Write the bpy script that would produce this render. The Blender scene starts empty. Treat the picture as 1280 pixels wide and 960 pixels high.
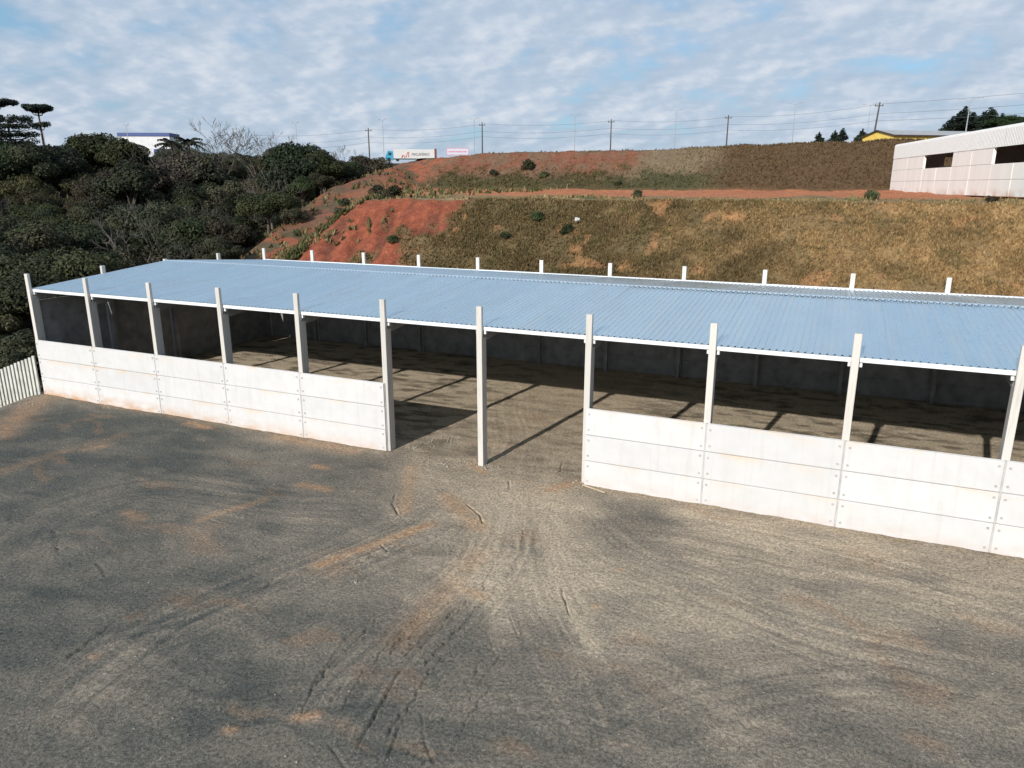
import bpy, bmesh, math, random
import numpy as np
from mathutils import Vector, Matrix

# ---------------------------------------------------------------- camera
SC = bpy.context.scene
COL = SC.collection
F_PX, CAMP, YAW, PITCH = 911.9, np.array([43.99, -28.26, 12.50]), -0.415, 0.2657
cam_d = bpy.data.cameras.new('camera')
cam_d.sensor_width = 36.0
cam_d.lens = F_PX / 1280 * 36.0
cam_d.clip_start, cam_d.clip_end = 0.1, 5000
cam = bpy.data.objects.new('camera', cam_d)
COL.objects.link(cam)
FWD = np.array([math.sin(YAW) * math.cos(PITCH), math.cos(YAW) * math.cos(PITCH), -math.sin(PITCH)])
RGT = np.array([math.cos(YAW), -math.sin(YAW), 0.0])
UPV = np.cross(RGT, FWD)
m = Matrix(((RGT[0], UPV[0], -FWD[0]), (RGT[1], UPV[1], -FWD[1]), (RGT[2], UPV[2], -FWD[2])))
cam.matrix_world = Matrix.Translation(Vector(CAMP)) @ m.to_4x4()
SC.camera = cam

# ---------------------------------------------------------------- sun, sky, exposure
SUN_EL = math.radians(24.0)
LD = Vector((0.145, 0.99, 0)).normalized() * math.cos(SUN_EL)
LD.z = -math.sin(SUN_EL)
sl = bpy.data.lights.new('sun', 'SUN')
sl.energy, sl.angle, sl.color = 4.0, math.radians(0.55), (1.0, 0.95, 0.88)
so = bpy.data.objects.new('sun', sl)
COL.objects.link(so)
so.rotation_euler = LD.to_track_quat('-Z', 'Y').to_euler()

SKY_STRENGTH = 0.075
W = bpy.data.worlds.new('World')
SC.world = W
W.use_nodes = True
nt = W.node_tree
nt.nodes.clear()


def nd(t, typ, **kw):
    n = t.nodes.new(typ)
    for k, v in kw.items():
        if k.startswith('i_'):
            n.inputs[k[2:]].default_value = v
        else:
            setattr(n, k, v)
    return n


def lk(t, a, b):
    t.links.new(a, b)


def mth(t, op, a, b=None, c=None, clamp=False):
    n = t.nodes.new('ShaderNodeMath')
    n.operation = op
    n.use_clamp = clamp
    for i, v in enumerate((a, b, c)):
        if v is None:
            continue
        if isinstance(v, (int, float)):
            n.inputs[i].default_value = v
        else:
            t.links.new(v, n.inputs[i])
    return n.outputs[0]


def mixc(t, f, a, b, blend='MIX'):
    n = t.nodes.new('ShaderNodeMix')
    n.data_type = 'RGBA'
    n.blend_type = blend
    for i, v in ((0, f), (6, a), (7, b)):
        if isinstance(v, (int, float)):
            n.inputs[i].default_value = v
        elif isinstance(v, tuple):
            n.inputs[i].default_value = (*v, 1)[:4]
        else:
            t.links.new(v, n.inputs[i])
    return n.outputs[2]


def ramp(t, f, stops):
    n = t.nodes.new('ShaderNodeValToRGB')
    e = n.color_ramp.elements
    while len(e) < len(stops):
        e.new(0.5)
    for x, (p, c) in zip(e, stops):
        x.position = p
        x.color = (c, c, c, 1) if isinstance(c, (int, float)) else (*c, 1)
    t.links.new(f, n.inputs[0])
    return n.outputs[0]


def noise(t, vec, scale, detail=4, rough=0.55, dist=0.0):
    n = nd(t, 'ShaderNodeTexNoise')
    n.inputs['Scale'].default_value = scale
    n.inputs['Detail'].default_value = detail
    n.inputs['Roughness'].default_value = rough
    n.inputs['Distortion'].default_value = dist
    if vec is not None:
        t.links.new(vec, n.inputs['Vector'])
    return n.outputs['Fac']


def mapping(t, vec, scale=(1, 1, 1), loc=(0, 0, 0), rot=(0, 0, 0)):
    n = nd(t, 'ShaderNodeMapping')
    n.inputs['Scale'].default_value = scale
    n.inputs['Location'].default_value = loc
    n.inputs['Rotation'].default_value = rot
    t.links.new(vec, n.inputs['Vector'])
    return n.outputs[0]


sky = nd(nt, 'ShaderNodeTexSky', sky_type='NISHITA', sun_disc=False, sun_elevation=SUN_EL,
         sun_rotation=math.atan2(-LD.x, -LD.y), altitude=200, air_density=1.0, dust_density=1.6, ozone_density=1.0)
tc = nd(nt, 'ShaderNodeTexCoord')
sep = nd(nt, 'ShaderNodeSeparateXYZ')
lk(nt, tc.outputs['Generated'], sep.inputs[0])
zc = mth(nt, 'ADD', mth(nt, 'MAXIMUM', sep.outputs[2], 0.0), 0.30)
cb = nd(nt, 'ShaderNodeCombineXYZ')
lk(nt, mth(nt, 'DIVIDE', sep.outputs[0], zc), cb.inputs[0])
lk(nt, mth(nt, 'DIVIDE', sep.outputs[1], zc), cb.inputs[1])
big = noise(nt, mapping(nt, cb.outputs[0], (2.0, 2.0, 1), (3.1, 0.6, 0), (0, 0, 0.4)), 1.0, 4, 0.5, 0.1)
fine = noise(nt, mapping(nt, cb.outputs[0], (5.0, 5.0, 1), (1.2, 7.7, 0), (0, 0, 0.4)), 1.0, 7, 0.54, 0.05)
# the same puffs sampled a little nearer the sun: the difference lights their sunny edges
fin2 = noise(nt, mapping(nt, cb.outputs[0], (5.0, 5.0, 1), (1.2 + 0.03, 7.7 + 0.16, 0), (0, 0, 0.4)), 1.0, 7, 0.54, 0.05)
cov = mth(nt, 'ADD', mth(nt, 'MULTIPLY', big, 0.50), mth(nt, 'MULTIPLY', fine, 0.50))
# clouds seen edge-on near the horizon close up, overhead more blue shows between them
thr = mth(nt, 'MULTIPLY', sep.outputs[2], 0.14)
cov2 = mth(nt, 'SUBTRACT', cov, thr)
mask = ramp(nt, cov2, [(0.33, 0.0), (0.45, 1.0)])
lit = mth(nt, 'ADD', mth(nt, 'MULTIPLY', mth(nt, 'SUBTRACT', fine, fin2), 1.0), mth(nt, 'ADD', mth(nt, 'MULTIPLY', big, 0.55), mth(nt, 'MULTIPLY', fine, 0.45)))
cloud = ramp(nt, lit, [(0.32, (4.7, 5.8, 7.2)), (0.50, (5.6, 6.6, 8.0)), (0.70, (7.7, 8.2, 9.0))])
skyc = mixc(nt, 1.0, sky.outputs[0], (1.05, 1.3, 1.6), 'MULTIPLY')
skyc = mixc(nt, 0.5, skyc, (3.5, 6.0, 7.9))
final = mixc(nt, mth(nt, 'MULTIPLY', mask, 0.93), skyc, cloud)
bg = nd(nt, 'ShaderNodeBackground')
bg.inputs['Strength'].default_value = SKY_STRENGTH
lk(nt, final, bg.inputs['Color'])
wo = nd(nt, 'ShaderNodeOutputWorld')
lk(nt, bg.outputs[0], wo.inputs['Surface'])

vs = SC.view_settings
vs.view_transform, vs.look, vs.exposure, vs.gamma = 'Standard', 'None', 0.27, 1.0
vs.use_curve_mapping = False
SC.cycles.max_bounces = 6
SC.cycles.diffuse_bounces = 3
SC.cycles.glossy_bounces = 3
SC.cycles.transparent_max_bounces = 4

RNG = np.random.default_rng(7)
random.seed(7)


# ---------------------------------------------------------------- geometry helpers
def ray(u, v):
    return RGT * ((u - 640) / F_PX) + UPV * (-(v - 480) / F_PX) + FWD


def G(u, v, z=0.0):
    d = ray(u, v)
    return CAMP + d * ((z - CAMP[2]) / d[2])


def far(u, v, D):
    d = ray(u, v)
    return CAMP + d * (D / math.hypot(d[0], d[1]))


def hash2(i, j, seed):
    n = (i.astype(np.int64) * 374761393 + j.astype(np.int64) * 668265263 + seed * 1442695041) & 0xFFFFFFFF
    n = ((n ^ (n >> 13)) * 1274126177) & 0xFFFFFFFF
    n = n ^ (n >> 16)
    return (n & 0xFFFFFF) / float(0xFFFFFF)


def vnoise(x, y, seed=0):
    i, j = np.floor(x), np.floor(y)
    fx, fy = x - i, y - j
    fx, fy = fx * fx * (3 - 2 * fx), fy * fy * (3 - 2 * fy)
    a, b = hash2(i, j, seed), hash2(i + 1, j, seed)
    c, d = hash2(i, j + 1, seed), hash2(i + 1, j + 1, seed)
    return (a * (1 - fx) + b * fx) * (1 - fy) + (c * (1 - fx) + d * fx) * fy


def fbm(x, y, seed=0, octv=4):
    s, a, t = 0, 0.5, 0
    for k in range(octv):
        s = s + a * vnoise(x, y, seed + k * 17)
        t += a
        x, y, a = x * 2.03 + 3.1, y * 2.03 + 1.7, a * 0.5
    return s / t


def sst(a, b, x):
    t = np.clip((x - a) / (b - a), 0, 1)
    return t * t * (3 - 2 * t)


def mesh_np(name, V, Fq, smooth=False, attrs=None):
    """V (n,3), Fq (m,k) index array with k corners on every face"""
    me = bpy.data.meshes.new(name)
    V = np.asarray(V, np.float32)
    Fq = np.asarray(Fq, np.int32)
    k = Fq.shape[1]
    me.vertices.add(len(V))
    me.vertices.foreach_set('co', V.ravel())
    me.loops.add(Fq.size)
    me.loops.foreach_set('vertex_index', Fq.ravel())
    me.polygons.add(len(Fq))
    me.polygons.foreach_set('loop_start', np.arange(0, Fq.size, k, dtype=np.int32))
    me.polygons.foreach_set('loop_total', np.full(len(Fq), k, np.int32))
    if smooth:
        me.polygons.foreach_set('use_smooth', np.ones(len(Fq), bool))
    for an, arr in (attrs or {}).items():
        arr = np.asarray(arr, np.float32)
        if arr.ndim == 1:
            at = me.attributes.new(an, 'FLOAT', 'POINT')
            at.data.foreach_set('value', arr)
        else:
            at = me.attributes.new(an, 'FLOAT_COLOR', 'POINT')
            c = np.ones((len(arr), 4), np.float32)
            c[:, :3] = arr
            at.data.foreach_set('color', c.ravel())
    me.update()
    me.validate()
    return me


class MB:
    """collects shapes, builds ONE mesh"""

    def __init__(self):
        self.v, self.f, self.mi = [], [], []

    def add(self, vs_, fs, mi=0):
        o = len(self.v)
        self.v += [tuple(map(float, p)) for p in vs_]
        self.f += [tuple(i + o for i in q) for q in fs]
        self.mi += [mi] * len(fs)

    def box(self, x0, x1, y0, y1, z0, z1, mi=0, c=0.0):
        if c <= 0:
            vs_ = [(x, y, z) for z in (z0, z1) for y in (y0, y1) for x in (x0, x1)]
            self.add(vs_, [(0, 2, 3, 1), (4, 5, 7, 6), (0, 1, 5, 4), (2, 6, 7, 3), (0, 4, 6, 2), (1, 3, 7, 5)], mi)
            return
        b = bmesh.new()
        bmesh.ops.create_cube(b, size=1)
        for q in b.verts:
            q.co = ((x0 + x1) / 2 + q.co.x * (x1 - x0), (y0 + y1) / 2 + q.co.y * (y1 - y0), (z0 + z1) / 2 + q.co.z * (z1 - z0))
        bmesh.ops.bevel(b, geom=b.edges[:], offset=c, segments=1, affect='EDGES')
        b.verts.index_update()
        self.add([q.co for q in b.verts], [[q.index for q in f.verts] for f in b.faces], mi)
        b.free()

    def beam(self, a, b, w, h, mi=0, up=(0, 0, 1)):
        a, b = Vector(a), Vector(b)
        d = (b - a).normalized()
        s = d.cross(Vector(up))
        if s.length < 1e-4:
            s = d.cross(Vector((1, 0, 0)))
        s.normalize()
        t = s.cross(d)
        vs_ = []
        for p in (a, b):
            for i, j in ((-1, -1), (1, -1), (1, 1), (-1, 1)):
                vs_.append(p + s * (i * w / 2) + t * (j * h / 2))
        self.add(vs_, [(0, 1, 2, 3), (7, 6, 5, 4), (0, 4, 5, 1), (1, 5, 6, 2), (2, 6, 7, 3), (3, 7, 4, 0)], mi)

    def tube(self, pts, rads, n=6, mi=0, cap=True):
        pts = [Vector(p) for p in pts]
        if isinstance(rads, (int, float)):
            rads = [rads] * len(pts)
        vs_, fs = [], []
        ref = Vector((0.31, 0.12, 0.94))
        for i, p in enumerate(pts):
            d = (pts[min(i + 1, len(pts) - 1)] - pts[max(i - 1, 0)]).normalized()
            s = d.cross(ref)
            if s.length < 0.05:
                s = d.cross(Vector((1, 0, 0)))
            s.normalize()
            t = d.cross(s)
            for k in range(n):
                a = 2 * math.pi * k / n
                vs_.append(p + (s * math.cos(a) + t * math.sin(a)) * rads[i])
        for i in range(len(pts) - 1):
            for k in range(n):
                fs.append((i * n + k, i * n + (k + 1) % n, (i + 1) * n + (k + 1) % n, (i + 1) * n + k))
        if cap:
            fs.append(tuple(range(n))[::-1])
            fs.append(tuple((len(pts) - 1) * n + k for k in range(n)))
        self.add(vs_, fs, mi)

    def cyl(self, c, axis, r, L, n=10, mi=0):
        c, axis = Vector(c), Vector(axis).normalized()
        self.tube([c - axis * L / 2, c + axis * L / 2], r, n, mi)

    def prism(self, poly, axis, a, b, mi=0):
        """poly of (p,q) extruded along axis index from a to b"""
        n = len(poly)
        vs_ = []
        for e in (a, b):
            for p, q in poly:
                vs_.append({0: (e, p, q), 1: (p, e, q), 2: (p, q, e)}[axis])
        fs = [tuple(range(n)), tuple(range(2 * n - 1, n - 1, -1))]
        for k in range(n):
            fs.append((k, n + k, n + (k + 1) % n, (k + 1) % n))
        self.add(vs_, fs, mi)

    def mesh(self, name, mats, smooth=False):
        me = bpy.data.meshes.new(name)
        me.from_pydata(self.v, [], self.f)
        for mt in (mats if isinstance(mats, (list, tuple)) else [mats]):
            me.materials.append(mt)
        me.polygons.foreach_set('material_index', self.mi)
        if smooth:
            me.polygons.foreach_set('use_smooth', [True] * len(self.f))
        b = bmesh.new()
        b.from_mesh(me)
        bmesh.ops.recalc_face_normals(b, faces=b.faces[:])
        b.to_mesh(me)
        b.free()
        me.update()
        return me


def ob(name, data, parent=None, loc=(0, 0, 0), rz=0.0, scale=None, kind=None):
    o = bpy.data.objects.new(name, data)
    COL.objects.link(o)
    o.parent = parent
    o.location = loc
    o.rotation_euler = (0, 0, rz)
    if scale is not None:
        o.scale = (scale,) * 3 if isinstance(scale, (int, float)) else scale
    if kind:
        o['kind'] = kind
    return o


def tag(o, label, cat, group=None):
    o['label'] = label
    o['category'] = cat
    if group:
        o['group'] = group
    return o


# ---------------------------------------------------------------- materials
def mat(name):
    mt = bpy.data.materials.new(name)
    mt.use_nodes = True
    t = mt.node_tree
    b = t.nodes['Principled BSDF']
    return mt, t, b


def coords(t, kind='Object'):
    return nd(t, 'ShaderNodeTexCoord').outputs[kind]


def wpos(t):
    return nd(t, 'ShaderNodeNewGeometry').outputs['Position']


def bump(t, b, h, strength=0.3, dist=0.05):
    n = nd(t, 'ShaderNodeBump')
    n.inputs['Strength'].default_value = strength
    n.inputs['Distance'].default_value = dist
    t.links.new(h, n.inputs['Height'])
    t.links.new(n.outputs[0], b.inputs['Normal'])


def plain(name, col, rough=0.6, metal=0.0, var=0.15, scale=3.0):
    mt, t, b = mat(name)
    n = noise(t, wpos(t), scale, 5)
    f = ramp(t, n, [(0.3, 1 - var), (0.7, 1 + var)])
    lk(t, mixc(t, 1.0, col, f, 'MULTIPLY'), b.inputs['Base Color'])
    b.inputs['Roughness'].default_value = rough
    b.inputs['Metallic'].default_value = metal
    return mt


def concrete_panel():
    mt, t, b = mat('painted_concrete')
    P = wpos(t)
    s = nd(t, 'ShaderNodeSeparateXYZ')
    lk(t, P, s.inputs[0])
    obj = nd(t, 'ShaderNodeObjectInfo')
    base = mixc(t, obj.outputs['Random'], (0.535, 0.535, 0.537), (0.585, 0.583, 0.58))
    cloudy = noise(t, P, 1.6, 6, 0.6)
    base = mixc(t, ramp(t, cloudy, [(0.42, 0.0), (0.76, 0.36)]), base, (0.44, 0.435, 0.43))
    # drip streaks
    st = noise(t, mapping(t, P, (4.5, 4.5, 0.25)), 1.0, 5, 0.6)
    base = mixc(t, ramp(t, st, [(0.54, 0.0), (0.76, 0.36)]), base, (0.42, 0.385, 0.34))
    # ochre stains hanging under some course joints, each 1.16 m
    fr = mth(t, 'FRACT', mth(t, 'DIVIDE', s.outputs[2], 1.16))
    near = mth(t, 'MULTIPLY', mth(t, 'POWER', fr, 6.0), 1.0)
    patch = ramp(t, noise(t, mapping(t, P, (0.5, 0.5, 1.2)), 1.0, 3), [(0.50, 0.0), (0.66, 1.0)])
    base = mixc(t, mth(t, 'MULTIPLY', mth(t, 'MULTIPLY', near, patch), 0.55), base, (0.60, 0.42, 0.22))
    # mud splashed up from the ground
    up = mth(t, 'SUBTRACT', 1.0, mth(t, 'DIVIDE', s.outputs[2], 0.75), clamp=True)
    md = noise(t, mapping(t, P, (1.1, 1.1, 3.0)), 1.0, 6, 0.65)
    mud = mth(t, 'MULTIPLY', mth(t, 'POWER', up, 1.3), ramp(t, md, [(0.36, 0.15), (0.60, 1.0)]))
    west = mth(t, 'SUBTRACT', 1.15, mth(t, 'DIVIDE', s.outputs[0], 34.0), clamp=True)
    base = mixc(t, mth(t, 'MULTIPLY', mud, mth(t, 'MAXIMUM', west, 0.22)), base, (0.46, 0.235, 0.09))
    lk(t, base, b.inputs['Base Color'])
    b.inputs['Roughness'].default_value = 0.75
    bump(t, b, noise(t, P, 9.0, 6, 0.6), 0.15, 0.02)
    return mt


def concrete_column():
    mt, t, b = mat('column_concrete')
    P = wpos(t)
    obj = nd(t, 'ShaderNodeObjectInfo')
    base = mixc(t, obj.outputs['Random'], (0.50, 0.48, 0.45), (0.58, 0.555, 0.515))
    st = noise(t, mapping(t, P, (6, 6, 0.5)), 1.0, 6, 0.65)
    base = mixc(t, ramp(t, st, [(0.5, 0.0), (0.75, 0.55)]), base, (0.32, 0.28, 0.23))
    lk(t, base, b.inputs['Base Color'])
    b.inputs['Roughness'].default_value = 0.85
    bump(t, b, noise(t, P, 14.0, 6), 0.25, 0.02)
    return mt


def roof_metal(name, c0, c1, rough=0.33):
    mt, t, b = mat(name)
    P = wpos(t)
    obj = nd(t, 'ShaderNodeObjectInfo')
    base = mixc(t, obj.outputs['Random'], c0, c1)
    n = noise(t, mapping(t, P, (1.2, 0.35, 1)), 1.0, 6, 0.6)
    base = mixc(t, ramp(t, n, [(0.45, 0.0), (0.8, 0.35)]), base, tuple(v * 0.84 for v in c0))
    lk(t, base, b.inputs['Base Color'])
    # thin dust washed down the slope
    du = noise(t, mapping(t, P, (2.6, 0.16, 1), (3, 1, 0)), 1.0, 6, 0.62)
    dm = mth(t, 'MULTIPLY', ramp(t, du, [(0.48, 0.0), (0.78, 0.55)]), 1.0)
    base = mixc(t, dm, base, (0.54, 0.54, 0.53))
    t.links.new(base, b.inputs['Base Color'])
    t.links.new(mth(t, 'SUBTRACT', 0.88, mth(t, 'MULTIPLY', dm, 0.5)), b.inputs['Metallic'])
    rr = noise(t, P, 2.3, 5)
    lk(t, ramp(t, rr, [(0.3, rough - 0.08), (0.7, rough + 0.10)]), b.inputs['Roughness'])
    return mt


def attr_ground(name, grit=30.0, amount=0.45, bmp=0.5, white=0.0):
    mt, t, b = mat(name)
    P = wpos(t)
    a = nd(t, 'ShaderNodeAttribute', attribute_name='Col').outputs['Color']
    g1 = noise(t, P, grit, 3, 0.7)
    g2 = noise(t, P, grit * 0.23, 5, 0.65)
    f = ramp(t, g1, [(0.30, 1 - amount), (0.5, 1.0), (0.72, 1 + amount * 1.3)])
    c = mixc(t, 1.0, a, f, 'MULTIPLY')
    f2 = ramp(t, g2, [(0.3, 1 - amount * 0.7), (0.7, 1 + amount * 0.7)])
    c = mixc(t, 1.0, c, f2, 'MULTIPLY')
    if white:
        v = nd(t, 'ShaderNodeTexVoronoi')
        v.inputs['Scale'].default_value = 16
        lk(t, P, v.inputs['Vector'])
        sel = mth(t, 'GREATER_THAN', nd_sep(t, v.outputs['Color']), 0.93)
        dot = mth(t, 'LESS_THAN', v.outputs['Distance'], 0.30)
        c = mixc(t, mth(t, 'MULTIPLY', mth(t, 'MULTIPLY', sel, dot), white), c, (0.45, 0.43, 0.40))
    lk(t, c, b.inputs['Base Color'])
    b.inputs['Roughness'].default_value = 0.95
    b.inputs['Specular IOR Level'].default_value = 0.2
    hh = mth(t, 'ADD', g1, mth(t, 'MULTIPLY', g2, 2.0))
    bump(t, b, hh, bmp, 0.03)
    return mt


def nd_sep(t, c):
    s = nd(t, 'ShaderNodeSeparateColor')
    lk(t, c, s.inputs[0])
    return s.outputs[0]


def foliage(name, dark, light, hue=None, rough=0.7, transl=0.15):
    mt, t, b = mat(name)
    a = nd(t, 'ShaderNodeAttribute', attribute_name='tint').outputs['Fac']
    obj = nd(t, 'ShaderNodeObjectInfo')
    c = mixc(t, a, dark, light)
    hs = nd(t, 'ShaderNodeHueSaturation')
    rnd_ = obj.outputs['Random']
    lk(t, mth(t, 'ADD', 0.465, mth(t, 'MULTIPLY', rnd_, 0.065)), hs.inputs['Hue'])
    r2 = mth(t, 'FRACT', mth(t, 'MULTIPLY', rnd_, 7.31))
    lk(t, mth(t, 'ADD', 0.50, mth(t, 'MULTIPLY', r2, 0.55)), hs.inputs['Value'])
    lk(t, mth(t, 'ADD', 0.75, mth(t, 'MULTIPLY', mth(t, 'FRACT', mth(t, 'MULTIPLY', rnd_, 13.7)), 0.35)), hs.inputs['Saturation'])
    lk(t, c, hs.inputs['Color'])
    lk(t, hs.outputs[0], b.inputs['Base Color'])
    b.inputs['Roughness'].default_value = rough
    b.inputs['Specular IOR Level'].default_value = 0.25
    b.inputs['Subsurface Weight'].default_value = 0.0
    return mt


M = {}
M['panel'] = concrete_panel()
M['column'] = concrete_column()
M['inner_shade'] = plain('inner_shade_concrete', (0.27, 0.265, 0.26), 0.9, 0, 0.3, 1.3)  # darkened concrete that imitates the shade inside the shed
M['bolt'] = plain('bolt_steel', (0.46, 0.45, 0.44), 0.5, 0.4)
M['joint'] = plain('joint_mortar', (0.42, 0.41, 0.40), 0.9)
M['roof'] = roof_metal('roof_zinc', (0.67, 0.79, 0.855), (0.72, 0.835, 0.89))
M['ridge'] = plain('ridge_zinc', (0.62, 0.72, 0.80), 0.4, 0.5, 0.10)
M['white_metal'] = plain('white_metal', (0.72, 0.73, 0.74), 0.45, 0.0, 0.06)
M['steel'] = plain('beam_concrete', (0.26, 0.25, 0.24), 0.8)
M['purlin'] = plain('purlin_zinc', (0.42, 0.43, 0.44), 0.5, 0.5)
M['yard'] = attr_ground('yard_gravel', 44.0, 0.72, 0.7, 0.35)
M['hill'] = attr_ground('hill_soil', 5.0, 0.35, 0.6)
M['stone'] = plain('loose_stone', (0.30, 0.27, 0.235), 0.9, 0, 0.4, 8)
M['bark'] = plain('bark', (0.085, 0.065, 0.05), 0.9, 0, 0.3, 4)
M['palebark'] = plain('pale_bark', (0.13, 0.115, 0.10), 0.9, 0, 0.25, 4)
M['twig'] = plain('grey_twigs', (0.11, 0.095, 0.082), 0.9, 0, 0.25, 4)
M['leaf_dark'] = foliage('leaf_dark', (0.0137, 0.0198, 0.0091), (0.0395, 0.0532, 0.0182))
M['leaf_mid'] = foliage('leaf_mid', (0.0186, 0.0252, 0.0106), (0.0636, 0.0729, 0.0265))
M['leaf_olive'] = foliage('leaf_olive', (0.0255, 0.0255, 0.0127), (0.0816, 0.0739, 0.0331))
M['leaf_brown'] = foliage('leaf_brown', (0.0325, 0.0263, 0.0187), (0.0825, 0.0663, 0.0462))
M['leaf_pine'] = foliage('leaf_pine', (0.009, 0.018, 0.012), (0.027, 0.045, 0.024))
M['shrub'] = foliage('leaf_shrub', (0.0286, 0.0416, 0.0156), (0.104, 0.1235, 0.0468))


# ---------------------------------------------------------------- terrain
def road_y(x):
    return np.clip(160 + (x + 77) * 0.35, 128, 260)


def road_z(x):
    return 19.4 + (np.clip(x, -160, 160) + 77) * 0.045


def crest_z(x):
    return np.interp(x, [-80, -46, -30, -23, -6, 9, 27, 39, 50, 60, 110], [16.8, 17.3, 18.0, 18.65, 18.65, 18.8, 19.1, 19.25, 19.45, 19.8, 21.2])


def height(x, y):
    x, y = np.asarray(x, float), np.asarray(y, float)
    zt = crest_z(x)
    yc = 97 + (zt - 11.75) * 1.7
    yr, zr = road_y(x) + 30, road_z(x) - 0.9
    k = np.clip((y - yc) / np.maximum(yr - yc, 20), 0, 1)
    mz = np.where(y < 42.5, np.interp(y, [23.5, 42.5], [0, 11]),
                  np.where(y < 97, np.interp(y, [42.5, 97], [11, 11.75]),
                           np.where(y < yc, 11.75 + (y - 97) / 1.7, zt + (zr - zt) * k - 0.7 * np.sin(math.pi * k))))
    # rounded shoulders
    zl = np.interp(y, [-300, 22, 36, 51, 70, 100, 130, 160, 200, 400], [0, 0.2, 4.8, 8.3, 12, 15.5, 18, 19.2, 20.6, 24])
    xb = -9 - 0.45 * np.clip(y - 43, 0, 67)
    w = sst(xb - 4.5, xb + 4.5, x)
    z = zl * (1 - w) + mz * w
    s = (x - CAMP[0]) * -0.75 + (y - CAMP[1]) * 0.66
    zf = np.interp(s, [40, 68, 185, 250, 500], [-5, -4.5, 12.5, 19.0, 27])
    xw = np.interp(y, [-60, 0, 18, 30, 36, 70, 110, 160, 200, 300], [22, 0.2, -5.0, -12, -16, -30, -44, -66, -84, -120])
    ww = 1 - sst(xw - 12, xw, x)
    z = z * (1 - ww) + zf * ww
    rough = sst(23, 27, y) + ww
    z = z + np.clip(rough, 0, 1) * ((fbm(x * 0.22, y * 0.22, 5) - 0.5) * 0.7 + (fbm(x * 1.1, y * 1.1, 9, 3) - 0.5) * 0.28)
    # run-off gullies and slumps in the bare red cut
    cutw = sst(24, 27, y) * (1 - sst(41, 43, y)) * (1 - sst(6.0, 8.0, x)) * sst(-12, -8, x)
    z = z + cutw * ((fbm(x * 1.1 + y * 0.25, y * 0.16, 61, 4) - 0.5) * 1.3 + (fbm(x * 0.5, y * 0.5, 63, 4) - 0.5) * 1.2)
    upw = sst(97, 99, y) * (1 - sst(107, 110, y)) * (1 - sst(10, 18, x)) * sst(-50, -40, x)
    z = z + upw * ((fbm(x * 0.7, y * 0.12, 65, 4) - 0.5) * 0.9)
    return z


def h1(x, y):
    return float(height(np.array([x]), np.array([y]))[0])


def lerp(a, b, t):
    return a * (1 - t[:, None]) + np.asarray(b, float) * t[:, None]


def erosion(x, y):
    return sst(0.70, 0.80, fbm(x * 0.45, y * 0.45, 77) + 0.10 * sst(50, 58, x) * sst(38, 41, y))


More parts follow.
